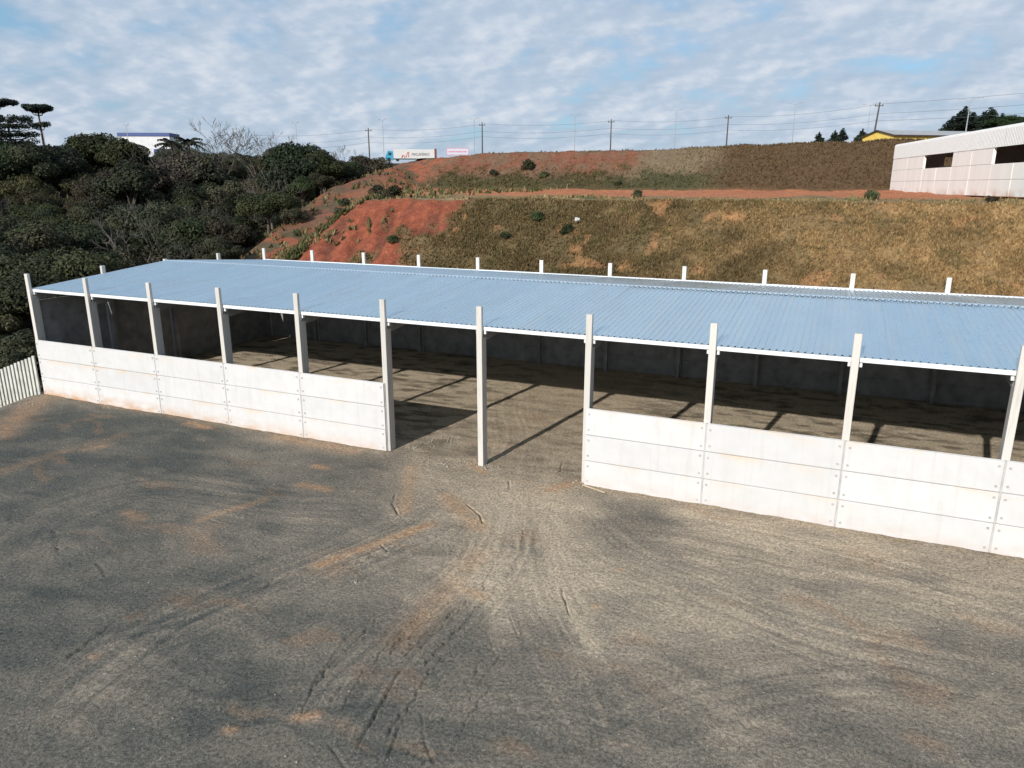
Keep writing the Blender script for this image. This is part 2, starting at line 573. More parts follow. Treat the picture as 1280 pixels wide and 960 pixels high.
def terrain_colour(x, y, z):
    n1, n2, n3 = fbm(x * 0.12, y * 0.12, 21), fbm(x * 0.5, y * 0.5, 33), fbm(x * 1.6, y * 1.6, 41, 3)
    N = len(x)
    c = np.tile(np.array([0.10, 0.075, 0.04]), (N, 1))
    zt = crest_z(x)
    yc = 97 + (zt - 11.75) * 1.7
    # lower slope: dry grass, greener to the left
    dry = lerp(np.tile([0.105, 0.076, 0.036], (N, 1)), (0.29, 0.185, 0.085), np.clip((n2 - 0.38) * 1.1 + (x - 29) * 0.020, 0, 1))
    grn = sst(0.60, 0.80, n1 + (10 - np.clip(x, 0, 40)) * 0.016 + (n3 - .5) * .2)
    dry = lerp(dry, (0.080, 0.072, 0.032), grn * 0.4)
    er = erosion(x, y)
    dry = lerp(dry, (0.34, 0.165, 0.075), er * 0.55)
    low = sst(20, 24, y) * (1 - sst(42.0, 44.0, y))
    c = lerp(c, (0, 0, 0), low) + dry * low[:, None]
    # red bare cut
    red = lerp(np.tile([0.175, 0.050, 0.028], (N, 1)), (0.285, 0.086, 0.046), np.clip((n3 - 0.2) * 1.5, 0, 1))
    gul_shade = 1 - sst(0.30, 0.46, fbm(x * 1.1 + y * 0.25, y * 0.16, 61, 4))
    red = lerp(red, (0.10, 0.038, 0.024), gul_shade * 0.75)  # gully bottoms painted darker, shadow put into the soil colour
    veg = sst(0.56, 0.66, fbm(x * 0.33, y * 0.33, 91) + (35.5 - y) * 0.02)
    red = lerp(red, (0.13, 0.105, 0.05), veg * 0.8)
    cut = low * (1 - sst(6.4, 8.2, x + (n3 - .5) * 3.0 + (n2 - .5) * 3.5)) * sst(-11, -7, x)
    c = lerp(c, (0, 0, 0), cut) + red * cut[:, None]
    # terrace: sandy strip then red track
    ter = sst(42.0, 44.0, y) * (1 - sst(96, 98, y))
    sand = lerp(np.tile([0.22, 0.155, 0.075], (N, 1)), (0.11, 0.105, 0.045), sst(0.52, 0.68, n2))
    orange = lerp(np.tile([0.45, 0.185, 0.085], (N, 1)), (0.36, 0.125, 0.060), n2)
    tr = sst(54, 62, y + (n1 - .5) * 14)
    sand = sand * (1 - tr[:, None]) + orange * tr[:, None]
    lip = np.exp(-((y - 44.0) / 1.0) ** 2)
    sand = lerp(sand, (0.34, 0.25, 0.14), lip * 0.8)
    c = lerp(c, (0, 0, 0), ter) + sand * ter[:, None]
    # upper embankment
    up = sst(96, 98, y) * (1 - sst(yc - 0.5, yc + 3, y))
    rel = np.clip((y - 97) / np.maximum(yc - 97, 1), 0, 1)
    e = lerp(np.tile([0.175, 0.072, 0.043], (N, 1)), (0.15, 0.090, 0.056), sst(0.45, 0.62, n2))
    e = lerp(e, (0.155, 0.115, 0.070), sst(2, 12, x + (n1 - .5) * 20))
    e = lerp(e, (0.088, 0.055, 0.029), sst(20, 26, x + (n2 - .5) * 6))
    gr = (1 - sst(0.30, 0.56, rel + (n2 - 0.5) * 0.7)) * (1 - sst(20, 28, x)) * sst(-34, -28, x)
    e = lerp(e, (0.046, 0.048, 0.020), gr * 0.85)
    c = lerp(c, (0, 0, 0), up) + e * up[:, None]
    top = sst(yc, yc + 3, y)
    c = lerp(c, (0.11, 0.085, 0.05), top)
    # ramp on the west side and wood floor
    xb = -9 - 0.45 * np.clip(y - 43, 0, 67)
    rp = (1 - sst(xb - 6, xb + 3, x)) * sst(21, 25, y)
    rp = np.where((x > -46) & (y > 97), np.maximum(rp * .0 + (1 - sst(-34, -27, x)), rp), rp)
    rc = lerp(np.tile([0.155, 0.078, 0.048], (N, 1)), (0.10, 0.075, 0.042), sst(0.42, 0.62, n1))
    rc = lerp(rc, (0.26, 0.085, 0.045), sst(0.45, 0.62, n2))
    rc = lerp(rc, (0.13, 0.085, 0.05), sst(108, 128, y) * .7)
    c = lerp(c, (0, 0, 0), rp) + rc * rp[:, None]
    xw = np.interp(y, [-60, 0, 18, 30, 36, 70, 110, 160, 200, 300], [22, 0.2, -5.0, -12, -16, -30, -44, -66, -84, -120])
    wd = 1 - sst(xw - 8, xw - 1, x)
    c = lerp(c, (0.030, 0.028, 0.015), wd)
    return c


def grid(xs, ys):
    X, Y = np.meshgrid(xs, ys)
    nx, ny = len(xs), len(ys)
    i = np.arange(nx * ny).reshape(ny, nx)
    Fq = np.stack([i[:-1, :-1], i[:-1, 1:], i[1:, 1:], i[1:, :-1]], -1).reshape(-1, 4)
    return X.ravel(), Y.ravel(), Fq


def steps(*segs):
    out = [segs[0][0]]
    for a, b, s in segs:
        n = max(1, int(round((b - a) / s)))
        out += list(np.linspace(a, b, n + 1)[1:])
    return np.array(out)


xs = steps((-700, -220, 30), (-220, -110, 4), (-110, -40, 1.2), (-40, -12, .5), (-12, 9, .25), (9, 66, 0.5), (66, 110, 3), (110, 700, 40))
ys = steps((-500, -70, 40), (-70, 18, 3), (18, 46, 0.4), (46, 94, 1.0), (94, 116, 0.5), (116, 230, 3), (230, 900, 50))
X, Y, Fq = grid(xs, ys)
Z = height(X, Y)
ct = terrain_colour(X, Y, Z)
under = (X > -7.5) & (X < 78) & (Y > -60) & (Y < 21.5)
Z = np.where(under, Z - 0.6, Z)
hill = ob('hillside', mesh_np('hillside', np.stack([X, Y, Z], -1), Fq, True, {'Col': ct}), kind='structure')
hill.data.materials.append(M['hill'])

# ---- yard
TAN = [(60, 560, .02), (200, 560, .05), (400, 590, .12), (150, 650, .14), (300, 640, .22), (450, 640, .34), (60, 750, .08),
       (250, 760, .16), (400, 760, .24), (100, 900, .16), (250, 900, .08), (400, 930, .14), (560, 610, .62), (640, 630, .78),
       (700, 650, .75), (560, 690, .50), (680, 730, .82), (600, 820, .26), (620, 910, .20), (760, 800, .60), (800, 660, .40),
       (900, 650, .68), (1000, 690, .66), (1200, 730, .60), (900, 740, .62), (1050, 790, .58), (850, 880, .34), (1000, 910, .28),
       (1200, 850, .42), (1250, 950, .34), (760, 930, .22), (700, 860, .30), (560, 540, .62), (650, 520, .85), (640, 480, .85),
       (760, 490, .80), (1000, 530, .70), (1200, 560, .7), (330, 440, .5), (480, 500, .4)]
tp = np.array([G(u, v)[:2] for u, v, _ in TAN])
tv = np.array([q[2] for q in TAN])
# tracks: (pixel polyline, half width m, tan/orange weight, kind)
BAND = [([(400, 706), (470, 680), (538, 656)], .28, 1.0, 'o'), ([(515, 585), (505, 640)], .35, .6, 'o'),
        ([(560, 622), (600, 660)], .45, .7, 'o'), ([(690, 560), (685, 650), (705, 730), (740, 810)], .42, .55, 't'),
        ([(640, 600), (610, 690), (625, 800)], .42, .5, 't'), ([(600, 690), (560, 740), (500, 800)], .5, .45, 'o'),
        ([(570, 730), (600, 745)], .25, .7, 'o'), ([(720, 603), (690, 612)], .35, .8, 'o'), ([(605, 590), (590, 578)], .30, .8, 'o'),
        ([(235, 530), (260, 535)], .3, .9, 'o'), ([(395, 583), (408, 586)], .22, .9, 'o'), ([(375, 606), (410, 612)], .25, .8, 'o'),
        ([(330, 625), (250, 650)], .25, .5, 'o'), ([(370, 898), (395, 895)], .16, .9, 'o'), ([(285, 912), (292, 912)], .14, .8, 'o'),
        ([(115, 820), (120, 822)], .12, .8, 'o'), ([(110, 562), (130, 558)], .3, .7, 'o'), ([(160, 640), (175, 648)], .3, .5, 'o'),
        ([(772, 712), (776, 713)], .12, .9, 'o'), ([(745, 757), (748, 758)], .12, .9, 'o'), ([(350, 547), (440, 565)], .5, .6, 'o'),
        ([(850, 640), (960, 660), (1100, 690)], .4, .35, 't'), ([(1080, 740), (1180, 765), (1280, 790)], .25, .4, 't'),
        ([(960, 690), (1120, 730), (1280, 770)], .18, .45, 't'), ([(1060, 720), (1280, 745)], .15, .45, 't'),
        ([(0, 590), (60, 570), (150, 545)], .5, .3, 'o'), ([(0, 545), (30, 515), (50, 500)], .8, .7, 'o')]
DARK = [([(700, 590), (790, 640), (850, 655)], .9), ([(60, 520), (200, 530)], 1.2)]
RUT = [([(600, 752), (575, 785), (545, 812), (525, 838)], .035, .06), ([(560, 745), (500, 790), (455, 840), (420, 900)], .03, .05),
       ([(570, 800), (530, 850), (500, 905), (480, 960)], .03, .06), ([(585, 735), (540, 770), (490, 815), (460, 850)], .03, .05),
       ([(620, 850), (590, 890), (560, 950)], .03, .045), ([(480, 760), (430, 800), (395, 850), (370, 910)], .03, .05),
       ([(595, 742), (560, 770), (520, 800), (495, 825)], .05, .07), ([(532, 735), (470, 775), (410, 835), (390, 865)], .045, .06),
       ([(545, 790), (500, 840), (470, 890), (440, 945)], .05, .07), ([(580, 760), (540, 795)], .04, .05),
       ([(510, 790), (490, 812)], .05, .06), ([(530, 795), (505, 820)], .045, .06), ([(503, 885), (482, 925)], .06, .045),
       ([(437, 845), (412, 880)], .06, .05), ([(150, 772), (76, 830)], .06, .07), ([(495, 615), (491, 630), (498, 645)], .05, .10),
       ([(582, 628), (600, 645), (603, 655)], .05, .10), ([(636, 600), (637, 612)], .05, .09), ([(703, 577), (700, 590)], .05, .08),
       ([(605, 780), (620, 820)], .04, .025), ([(635, 765), (650, 800)], .04, .025), ([(700, 730), (712, 770)], .04, .06),
       ([(66, 660), (75, 695)], .05, .07), ([(18, 635), (12, 655)], .05, .07), ([(528, 890), (530, 925), (545, 960)], .05, .03),
       ([(530, 925), (508, 942)], .05, .06), ([(410, 930), (435, 960)], .05, .035), ([(600, 835), (580, 855)], .05, .05),
       ([(560, 680), (575, 700)], .03, .04), ([(475, 680), (485, 690)], .05, .06), ([(345, 722), (330, 735)], .05, .06),
       ([(550, 905), (600, 850), (640, 800)], .04, .04), ([(640, 905), (580, 960)], .03, .03), ([(120, 700), (132, 720)], .05, .05),
       ([(260, 650), (280, 655)], .05, .05), ([(240, 640), (265, 632)], .05, .05), ([(500, 680), (440, 700), (395, 722)], .05, .05),
       ([(540, 665), (470, 695), (400, 725)], .05, .05), ([(620, 700), (600, 745)], .03, .04), ([(655, 650), (652, 680)], .03, .05)]


def polyline_dist(x, y, pl):
    best = np.full(len(x), 1e9)
    par = np.zeros(len(x))
    P = [G(u, v)[:2] for u, v in pl]
    tot = len(P) - 1
    for k in range(tot):
        a, b = P[k], P[k + 1]
        d = b - a
        t = np.clip(((x - a[0]) * d[0] + (y - a[1]) * d[1]) / max(d @ d, 1e-9), 0, 1)
        q = np.hypot(x - a[0] - d[0] * t, y - a[1] - d[1] * t)
        par = np.where(q < best, (k + t) / tot, par)
        best = np.minimum(best, q)
    return best, par


def near_idx(x, y, pl, pad):
    P = np.array([G(u, v)[:2] for u, v in pl])
    return np.where((x > P[:, 0].min() - pad) & (x < P[:, 0].max() + pad) & (y > P[:, 1].min() - pad) & (y < P[:, 1].max() + pad))[0]


# bundles of tyre marks: a pixel path over the yard, half width, strength
FAMILY = [([(640, 612), (618, 690), (560, 760), (480, 840), (400, 940)], 1.5, 1.0), ([(662, 600), (668, 700), (705, 800), (750, 900), (775, 960)], 1.3, .7),
          ([(600, 612), (520, 662), (400, 712), (250, 764), (60, 815)], 1.6, .8), ([(690, 612), (760, 690), (880, 745), (1050, 805), (1279, 850)], 1.9, .7),
          ([(780, 650), (900, 668), (1100, 714), (1279, 765)], 2.2, .8), ([(10, 720), (80, 645), (200, 615), (350, 632), (520, 640)], 2.4, .7),
          ([(40, 958), (120, 865), (260, 765), (430, 690), (560, 632)], 1.7, .8), ([(700, 958), (860, 880), (1060, 840), (1279, 880)], 2.0, .6),
          ([(180, 958), (330, 900), (500, 880), (700, 900), (900, 958)], 1.6, .5), ([(640, 600), (645, 540), (640, 480), (650, 440)], 1.8, .7)]


def signed_dist(x, y, pl):
    P = np.array([G(u, v)[:2] for u, v in pl])
    Q = [2 * P[0] - P[1]] + list(P) + [2 * P[-1] - P[-2]]
    C_ = []
    for k in range(1, len(Q) - 2):
        for t in np.linspace(0, 1, 7)[:-1]:
            a, b_, c_, d_ = Q[k - 1], Q[k], Q[k + 1], Q[k + 2]
            C_.append(.5 * (2 * b_ + (c_ - a) * t + (2 * a - 5 * b_ + 4 * c_ - d_) * t * t + (3 * b_ - a - 3 * c_ + d_) * t ** 3))
    C_.append(P[-1])
    best = np.full(len(x), 1e9)
    sd = np.zeros(len(x))
    al = np.zeros(len(x))
    for k in range(len(C_) - 1):
        a, b_ = C_[k], C_[k + 1]
        d = b_ - a
        t = np.clip(((x - a[0]) * d[0] + (y - a[1]) * d[1]) / max(d @ d, 1e-9), 0, 1)
        ex, ey = x - a[0] - d[0] * t, y - a[1] - d[1] * t
        q = np.hypot(ex, ey)
        m_ = q < best
        sgn = np.sign(d[0] * ey - d[1] * ex)
        best = np.where(m_, q, best)
        sd = np.where(m_, q * sgn, sd)
        al = np.where(m_, (k + t) / (len(C_) - 1), al)
    return sd, al


def yard_fields(x, y):
    n = len(x)
    # smooth interpolation of the dark to tan ground colour between the anchors
    T = np.zeros(n)
    S = np.zeros(n)
    for p, v in zip(tp, tv):
        w = 1.0 / (((x - p[0]) ** 2 + (y - p[1]) ** 2) + 1.2) ** 1.6
        T += w * v
        S += w
    T = np.clip(T / S * 1.22 + 0.03, 0, 1)
    wx, wy = x + (fbm(x * .3, y * .3, 3) - .5) * 3, y + (fbm(x * .3, y * .3, 4) - .5) * 3
    st = fbm(wx * 0.28 + wy * 0.1, wy * 1.5 - wx * 0.2, 11, 5)
    st2 = fbm(wx * 0.5 - wy * 0.6, wx * 0.2 + wy * 0.9, 15, 5)
    iso = fbm(x * 0.9, y * 0.9, 19, 5)
    th, rr = np.arctan2(x - 30.5, -(y - 1.5)), np.hypot(x - 30.5, y - 1.5)
    fan = fbm(th * 16 + fbm(x * .2, y * .2, 6) * 2.0, rr * 0.10, 13, 5)
    fanw = sst(1.0, 4.0, rr) * (1 - sst(13, 20, rr)) * (y < 1)
    trk = np.zeros(n)
    for pl, hw, amp in FAMILY:
        ix = near_idx(x, y, pl, hw * 2.2)
        if not len(ix):
            continue
        sd, al = signed_dist(x[ix], y[ix], pl)
        win = np.exp(-(sd / hw) ** 4) * np.clip(al * 5, 0, 1) * np.clip((1 - al) * 5, 0, 1)
        wv_ = (fbm(x[ix] * .25, y[ix] * .25, 203) - .5) * .8
        pat = fbm((sd + wv_) * 5.5 + 50, al * 2.5, int(hw * 100), 4) - 0.5
        trk[ix] += pat * win * amp
    mott = fbm(wx * 0.42, wy * 0.62, 25, 5)
    T = T + trk * 0.70 + (st - 0.5) * 0.36 + (st2 - 0.5) * 0.20 + (iso - 0.5) * 0.34 + (mott - 0.5) * 0.32
    O = sst(0.62, 0.80, fbm(wx * 0.45 + 9, wy * 0.9, 27, 5)) * 0.30
    for pl, hw, wgt, kd in BAND:
        ix = near_idx(x, y, pl, hw * 3)
        if not len(ix):
            continue
        d, _ = polyline_dist(x[ix], y[ix], pl)
        a = np.exp(-(d / hw) ** 2) * (0.35 + 1.1 * fbm(x[ix] * 1.9, y[ix] * 1.9, 31, 4)) * wgt
        if kd == 'o':
            O[ix] = np.maximum(O[ix], a)
            T[ix] += a * 0.35
        else:
            T[ix] += a * 0.5
    for pl, hw in DARK:
        ix = near_idx(x, y, pl, hw * 3)
        if len(ix):
            d, _ = polyline_dist(x[ix], y[ix], pl)
            T[ix] -= np.exp(-(d / hw) ** 2) * 0.16 * (0.3 + 1.4 * fbm(x[ix] * 1.2, y[ix] * 1.2, 37, 4))
    T = np.clip(T, 0, 1)
    O = np.clip(O, 0, 1)
    dark = np.tile([0.084, 0.087, 0.077], (n, 1))
    mid = np.array([0.224, 0.190, 0.148])
    tan = np.array([0.452, 0.364, 0.262])
    c = lerp(dark, mid, np.clip(T * 2, 0, 1))
    c = lerp(c, tan, np.clip(T * 2 - 1, 0, 1))
    c = lerp(c, (0.40, 0.215, 0.105), O * 0.70)
    inside = sst(0.3, 1.2, y) * (1 - sst(19.5, 20.5, y)) * sst(-1, 1, x)
    fls = fbm(x * 0.9 + 4, y * 2.6, 119, 6)
    fl = lerp(np.tile([0.165, 0.138, 0.10], (n, 1)), (0.48, 0.40, 0.295), np.clip((fls - 0.30) * 4.0, 0, 1))
    mixk = inside * np.clip(1.0 - np.exp(-((x - 30) / 5.0) ** 2) * 0.7, 0, 1)
    c = c * (1 - mixk[:, None]) + fl * mixk[:, None]
    # relief
    z = (fbm(x * 0.35, y * 0.35, 51) - 0.5) * 0.10 + (st - 0.5) * 0.05 + (fbm(x * 3, y * 3, 57, 3) - 0.5) * 0.035
    z += O * 0.02 + trk * 0.06
    wl = (((x > -.3) & (x < 25.2)) | ((x > 34.8) & (x < 66))).astype(float)
    foot = np.exp(-((y + 0.24) / (0.22 + .3 * fbm(x * .7, y * 0, 95))) ** 2) * wl * (y < -.1)
    z += foot * (0.01 + .06 * fbm(x * 1.7, y * 2.5, 97, 3))
    c = lerp(c, (0.25, 0.185, 0.115), foot * np.clip(fbm(x * 1.1, y * 1.1, 99, 3) * 1.6 - .3, 0, 1) * .8)
    for pl, hw, dp in RUT:
        ix = near_idx(x, y, pl, 0.8)
        if not len(ix):
            continue
        wob = (fbm(x[ix] * 3.5, y[ix] * 3.5, 71, 4) - 0.5) * 0.22
        hw, dp = hw * .62, dp * 1.25
        d, par = polyline_dist(x[ix] + wob, y[ix] - wob, pl)
        fade = np.clip(np.minimum(par, 1 - par) * 8, 0, 1) * (0.40 + 1.1 * (fbm(x[ix] * 1.4, y[ix] * 1.4, 73, 3)))
        z[ix] -= dp * np.exp(-(d / hw) ** 2) * fade * 0.85
        z[ix] += dp * 0.12 * np.exp(-((d - hw * 2.6) / (hw * 1.3)) ** 2) * fade
    return c, z


xs = steps((-9, 2, .3), (2, 20, .16), (20, 25, .12), (25, 29, .06), (29, 40, .035), (40, 50, .06), (50, 57, .1), (57, 80, .6))
ys = steps((-62, -24, 1.5), (-24, -21, .3), (-21, -18, .065), (-18, -3, .04), (-3, 1, .065), (1, 2, .1), (2, 16, .14), (16, 23.2, .4))
X, Y, Fq = grid(xs, ys)
yc_, yz = yard_fields(X, Y)
base = height(X, Y)
wmask = np.clip(1 - np.abs(base) / 0.25, 0, 1)
fx = -5.5 - 0.45 * np.minimum(Y, 2)
edge = np.clip(1 - (X - fx - 0.3) / 3.2, 0, 1) * (Y < 1)
bank = 0.10 * edge * edge * (0.6 + 0.8 * fbm(X * 1.3, Y * 1.3, 83))
yc_ = lerp(yc_, (0.115, 0.062, 0.032), np.clip(edge * 1.8 * fbm(X * .9, Y * .9, 85) * 1.5, 0, 1) * 0.9)
Z = base + yz * wmask + bank * (Y < 0.6) * wmask
yard = ob('yard', mesh_np('yard', np.stack([X, Y, Z], -1), Fq, True, {'Col': yc_}), kind='structure')
yard.data.materials.append(M['yard'])

# ---------------------------------------------------------------- storage shed
BAY, NB, DEP = 5.0, 13, 20.0
EAVE, RIDGE, CTOP, PH = 6.50, 7.28, 7.43, 1.16
LEN = BAY * NB
shed = tag(ob('storage_shed', None), 'long open concrete storage shed with blue-grey corrugated metal roof in the gravel yard', 'shed')


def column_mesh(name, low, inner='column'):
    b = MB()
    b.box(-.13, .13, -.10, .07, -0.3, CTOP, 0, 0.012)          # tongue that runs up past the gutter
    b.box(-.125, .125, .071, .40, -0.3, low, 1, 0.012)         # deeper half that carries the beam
    return b.mesh(name, [M['column'], M['inner_shade'] if inner == 'shade' else M['column']])


cm = column_mesh('column', 6.02)
cmr = column_mesh('column', 6.02, 'shade')  # inner half in the darkened concrete, painted shade of the interior
for i in range(NB + 1):
    o = ob('column', cm, shed, (i * BAY, 0, 0))
    o.rotation_euler = (random.uniform(-.002, .002), random.uniform(-.003, .003), random.uniform(-.03, .03))
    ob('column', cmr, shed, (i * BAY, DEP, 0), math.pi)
cme = column_mesh('end_column', 5.9, 'shade')
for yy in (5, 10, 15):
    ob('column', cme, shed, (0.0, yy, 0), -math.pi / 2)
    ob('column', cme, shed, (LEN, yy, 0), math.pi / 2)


def panel_mesh(name, w, seed):
    r = random.Random(seed)
    b = MB()
    b.box(-w / 2, w / 2, -.06, .012, 0.012, PH - 0.012, 0, 0.014)
    b.box(-w / 2 - .024, w / 2 + .024, .0121, .06, 0.0006, PH - 0.0006, 0, 0.014)
    for sx in (-1, 1):
        for zz in (0.22, PH - 0.22):
            for k in (0,):
                cx = sx * (w / 2 - 0.13 - 0.02 * r.random())
                b.cyl((cx, -.066, zz + r.uniform(-.03, .03)), (0, 1, 0), 0.048, 0.03, 8, 1)
    me = b.mesh(name, [M['panel'], M['bolt'], M['inner_shade']])
    for p_ in me.polygons:                       # inner face takes the darker concrete, interior shade put into its colour
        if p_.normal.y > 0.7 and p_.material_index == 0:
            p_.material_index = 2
    return me


pms = [panel_mesh('wall_panel', BAY - 0.055, k) for k in range(4)]
bars = MB()
bars.box(-.026, .026, -.055, .0, 0.0, 3 * PH - 0.01)
barm = bars.mesh('joint_filler', M['joint'])
PY = -0.165
for i in range(NB):
    for c in range(3):
        if i in (5, 6):
            continue
        ob('wall_panel', random.choice(pms), shed, (i * BAY + BAY / 2 + random.uniform(-.005, .005), PY + random.uniform(-.008, .008), c * PH - 0.02 + random.uniform(0, .006)))
    for c in range(5):
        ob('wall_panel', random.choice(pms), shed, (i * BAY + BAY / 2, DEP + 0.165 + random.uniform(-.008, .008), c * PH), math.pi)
for i in range(1, NB):
    if i in (5, 6, 7):
        continue
    ob('joint_filler', barm, shed, (i * BAY, PY + 0.011, 0))
for j in range(4):
    for c in range(5):
        ob('wall_panel', random.choice(pms), shed, (-0.165 + random.uniform(-.008, .008), j * 5 + 2.5, c * PH), -math.pi / 2)
        ob('wall_panel', random.choice(pms), shed, (LEN + 0.165, j * 5 + 2.5, c * PH), math.pi / 2)

# roof sheets: each 1 m wide with four ribs
SLEN = math.hypot(9.9, RIDGE - EAVE)
SLOPE = math.atan2(RIDGE - EAVE, 9.9)


def sheet_mesh(name):
    prof = []
    for k in range(4):
        x0 = k * 0.25
        prof += [(x0, 0.0), (x0 + 0.150, 0.0), (x0 + 0.178, 0.060), (x0 + 0.222, 0.060)]
    prof += [(1.0, 0.0), (1.04, -0.007)]
    V, Fc = [], []
    for t in (0.0, 0.34, 0.67, 1.0):
        for x, z in prof:
            V.append((x, t * SLEN, z))
    n = len(prof)
    for r in range(3):
        for k in range(n - 1):
            Fc.append((r * n + k, r * n + k + 1, (r + 1) * n + k + 1, (r + 1) * n + k))
    b = MB()
    b.add(V, Fc)
    me = b.mesh(name, M['roof'])
    return me


sm = sheet_mesh('roof_sheet')
for k in range(int(LEN)):
    jz = random.uniform(0, 0.003)
    o = ob('roof_sheet', sm, shed, (k + 0.1, 0.10 + random.uniform(-.02, .01), EAVE + 0.03 + jz))
    o.rotation_euler = (SLOPE + random.uniform(-.0012, .0012), 0, random.uniform(-.0006, .0006))
    o = ob('roof_sheet', sm, shed, (k + 1.1, DEP - 0.10, EAVE - 0.04 + jz))
    o.rotation_euler = (math.atan2(RIDGE - EAVE + .07, 9.9) + random.uniform(-.0012, .0012), 0, math.pi)
b = MB()
zr_ = RIDGE + 0.10
for s in (-1, 1):
    b.add([(0.05, 10, zr_), (LEN + .15, 10, zr_), (LEN + .15, 10 + s * .13, zr_ - 0.02), (0.05, 10 + s * .13, zr_ - 0.02)], [(0, 1, 2, 3)])
    for k in range(int(LEN * 4)):
        x0 = 0.1 + k * 0.25
        b.add([(x0, 10 + s * .13, zr_ - .02), (x0 + .13, 10 + s * .13, zr_ - .02), (x0 + .12, 10 + s * .24, zr_ - 0.058), (x0 + .01, 10 + s * .24, zr_ - 0.058)], [(0, 1, 2, 3)])
ob('ridge_cap', b.mesh('ridge_cap', M['ridge']), shed)
b = MB()
b.box(-BAY / 2 + .012, BAY / 2 - .012, 0.085, 0.26, 6.36, 6.525, 0, 0.01)
gm = b.mesh('gutter', M['white_metal'])
b = MB()
b.box(-BAY / 2 + .012, BAY / 2 - .012, -.08, 0.16, 6.30, 6.56, 0, 0.01)
gmb = b.mesh('rear_gutter', M['white_metal'])
b = MB()
b.box(-.24, -.145, .10, .24, 6.19, 6.335, 0, 0.008)
b.box(.145, .24, .10, .24, 6.19, 6.335, 0, 0.008)
b.box(-.15, .15, .15, .20, 6.195, 6.22)
bkm = b.mesh('gutter_bracket', M['white_metal'])
for i in range(NB):
    ob('gutter', gm, shed, (i * BAY + BAY / 2, 0, random.uniform(-.012, .012)))
    ob('gutter', gmb, shed, (i * BAY + BAY / 2, DEP - 0.16, random.uniform(-.012, .012)))
for i in range(NB + 1):
    ob('gutter_bracket', bkm, shed, (i * BAY, 0, 0))
b = MB()
b.beam((0, .35, 6.05), (0, 10.0, 6.83), .22, .40)
rm = b.mesh('rafter', M['steel'])
for i in range(NB + 1):
    ob('rafter', rm, shed, (i * BAY, 0, 0))
    ob('rafter', rm, shed, (i * BAY, DEP, 0), math.pi)
b = MB()
b.box(0.1, LEN - .1, -.05, .05, -.16, 0)
pm = b.mesh('purlin', M['purlin'])
for yy in (1.2, 3.1, 5.0, 6.9, 8.8, 11.2, 13.1, 15.0, 16.9, 18.8):
    zz = EAVE + (min(yy, DEP - yy) - .1) / 9.9 * (RIDGE - EAVE) - 0.06
    ob('purlin', pm, shed, (0, yy, zz))
# edge flashing along the left gable
b = MB()
for y0, z0, y1, z1 in ((.1, EAVE + .01, 10, RIDGE + .01), (10, RIDGE + .01, 19.9, EAVE - .05)):
    b.beam((.07, y0, z0 - .03), (.07, y1, z1 - .03), .05, .14)
ob('gable_flashing', b.mesh('gable_flashing', M['white_metal']), shed)

# ---------------------------------------------------------------- boundary fence on the left
fence = tag(ob('boundary_fence', None, None, (-0.45, -0.12, 0)), 'low white ribbed fence running downhill from the far left corner of the shed', 'fence')
fd = Vector((-0.995, -0.06, 0)).normalized()
ang = math.atan2(fd.y, fd.x)
FRAKE = -0.36
M['fence'] = plain('fence_concrete', (0.50, 0.50, 0.45), 0.8, 0, 0.2, 2)
b = MB()
b.box(-.10, .10, -.05, .05, -1.2, 2.43, 0, 0.012)
slm = b.mesh('slat', M['fence'])
for k in range(24):
    q_ = 0.12 + k * 0.335
    ob('slat', slm, fence, fd * q_ + Vector((0, 0, FRAKE * q_ + random.uniform(-.015, .015))), ang + random.uniform(-.03, .03))
b = MB()
for zz in (0.45, 1.95):
    b.beam(Vector((0, .10, zz)), fd * 8.1 + Vector((0, .10, zz + FRAKE * 8.1)), .06, .10)
ob('rail', b.mesh('rail', plain('fence_rail', (0.22, 0.22, 0.20), 0.9)), fence)

# ---------------------------------------------------------------- white warehouse on the terrace (right)
A = np.array([50.05, 94.4])
wv = np.array([0.2158, -0.9764])
wh = tag(ob('white_warehouse', None, None, (A[0], A[1], 11.45), math.atan2(wv[1], wv[0])), 'unfinished white warehouse with open window gaps on the terrace at right', 'warehouse')
# local x runs along the wall towards the viewer, local -y is towards the left (outside), +y inside
M['wpanel'] = None
mt, t, bs = mat('warehouse_concrete')
P = wpos(t)
st = noise(t, mapping(t, P, (1.3, 1.3, 0.10)), 1.0, 6, 0.6)
s_ = nd(t, 'ShaderNodeSeparateXYZ')
lk(t, P, s_.inputs[0])
cc = mixc(t, ramp(t, st, [(0.45, 0.0), (0.75, 0.35)]), (0.92, 0.89, 0.84), (0.70, 0.68, 0.64))
up = mth(t, 'SUBTRACT', 1.0, mth(t, 'DIVIDE', mth(t, 'SUBTRACT', s_.outputs[2], 11.4), 0.9), clamp=True)
md = ramp(t, noise(t, P, 0.45, 5), [(0.45, 0.0), (0.68, 0.8)])
cc = mixc(t, mth(t, 'MULTIPLY', up, md), cc, (0.50, 0.24, 0.11))
lk(t, cc, bs.inputs['Base Color'])
bs.inputs['Roughness'].default_value = 0.8
M['wpanel'] = mt
M['clad'] = plain('cladding_metal', (0.52, 0.52, 0.52), 0.5, 0.1, 0.05)
CH = [(0.0, 1.60), (1.60, 3.12), (3.12, 4.80)]
WL = 50.0
SEG = [(0, 13.2), (13.2, 23.0), (23.0, 33.8), (33.8, 43.6), (43.6, 50.0)]
wside = -1  # outward is local -y
pc = {}


def wp(w_, h_):
    k = (round(w_, 2), round(h_, 2))
    if k not in pc:
        b = MB()
        b.box(0.015, w_ - .015, -.09, 0.0, 0.012, h_ - .012, 0, 0.02)
        pc[k] = b.mesh('wall_panel', M['wpanel'])
    return pc[k]


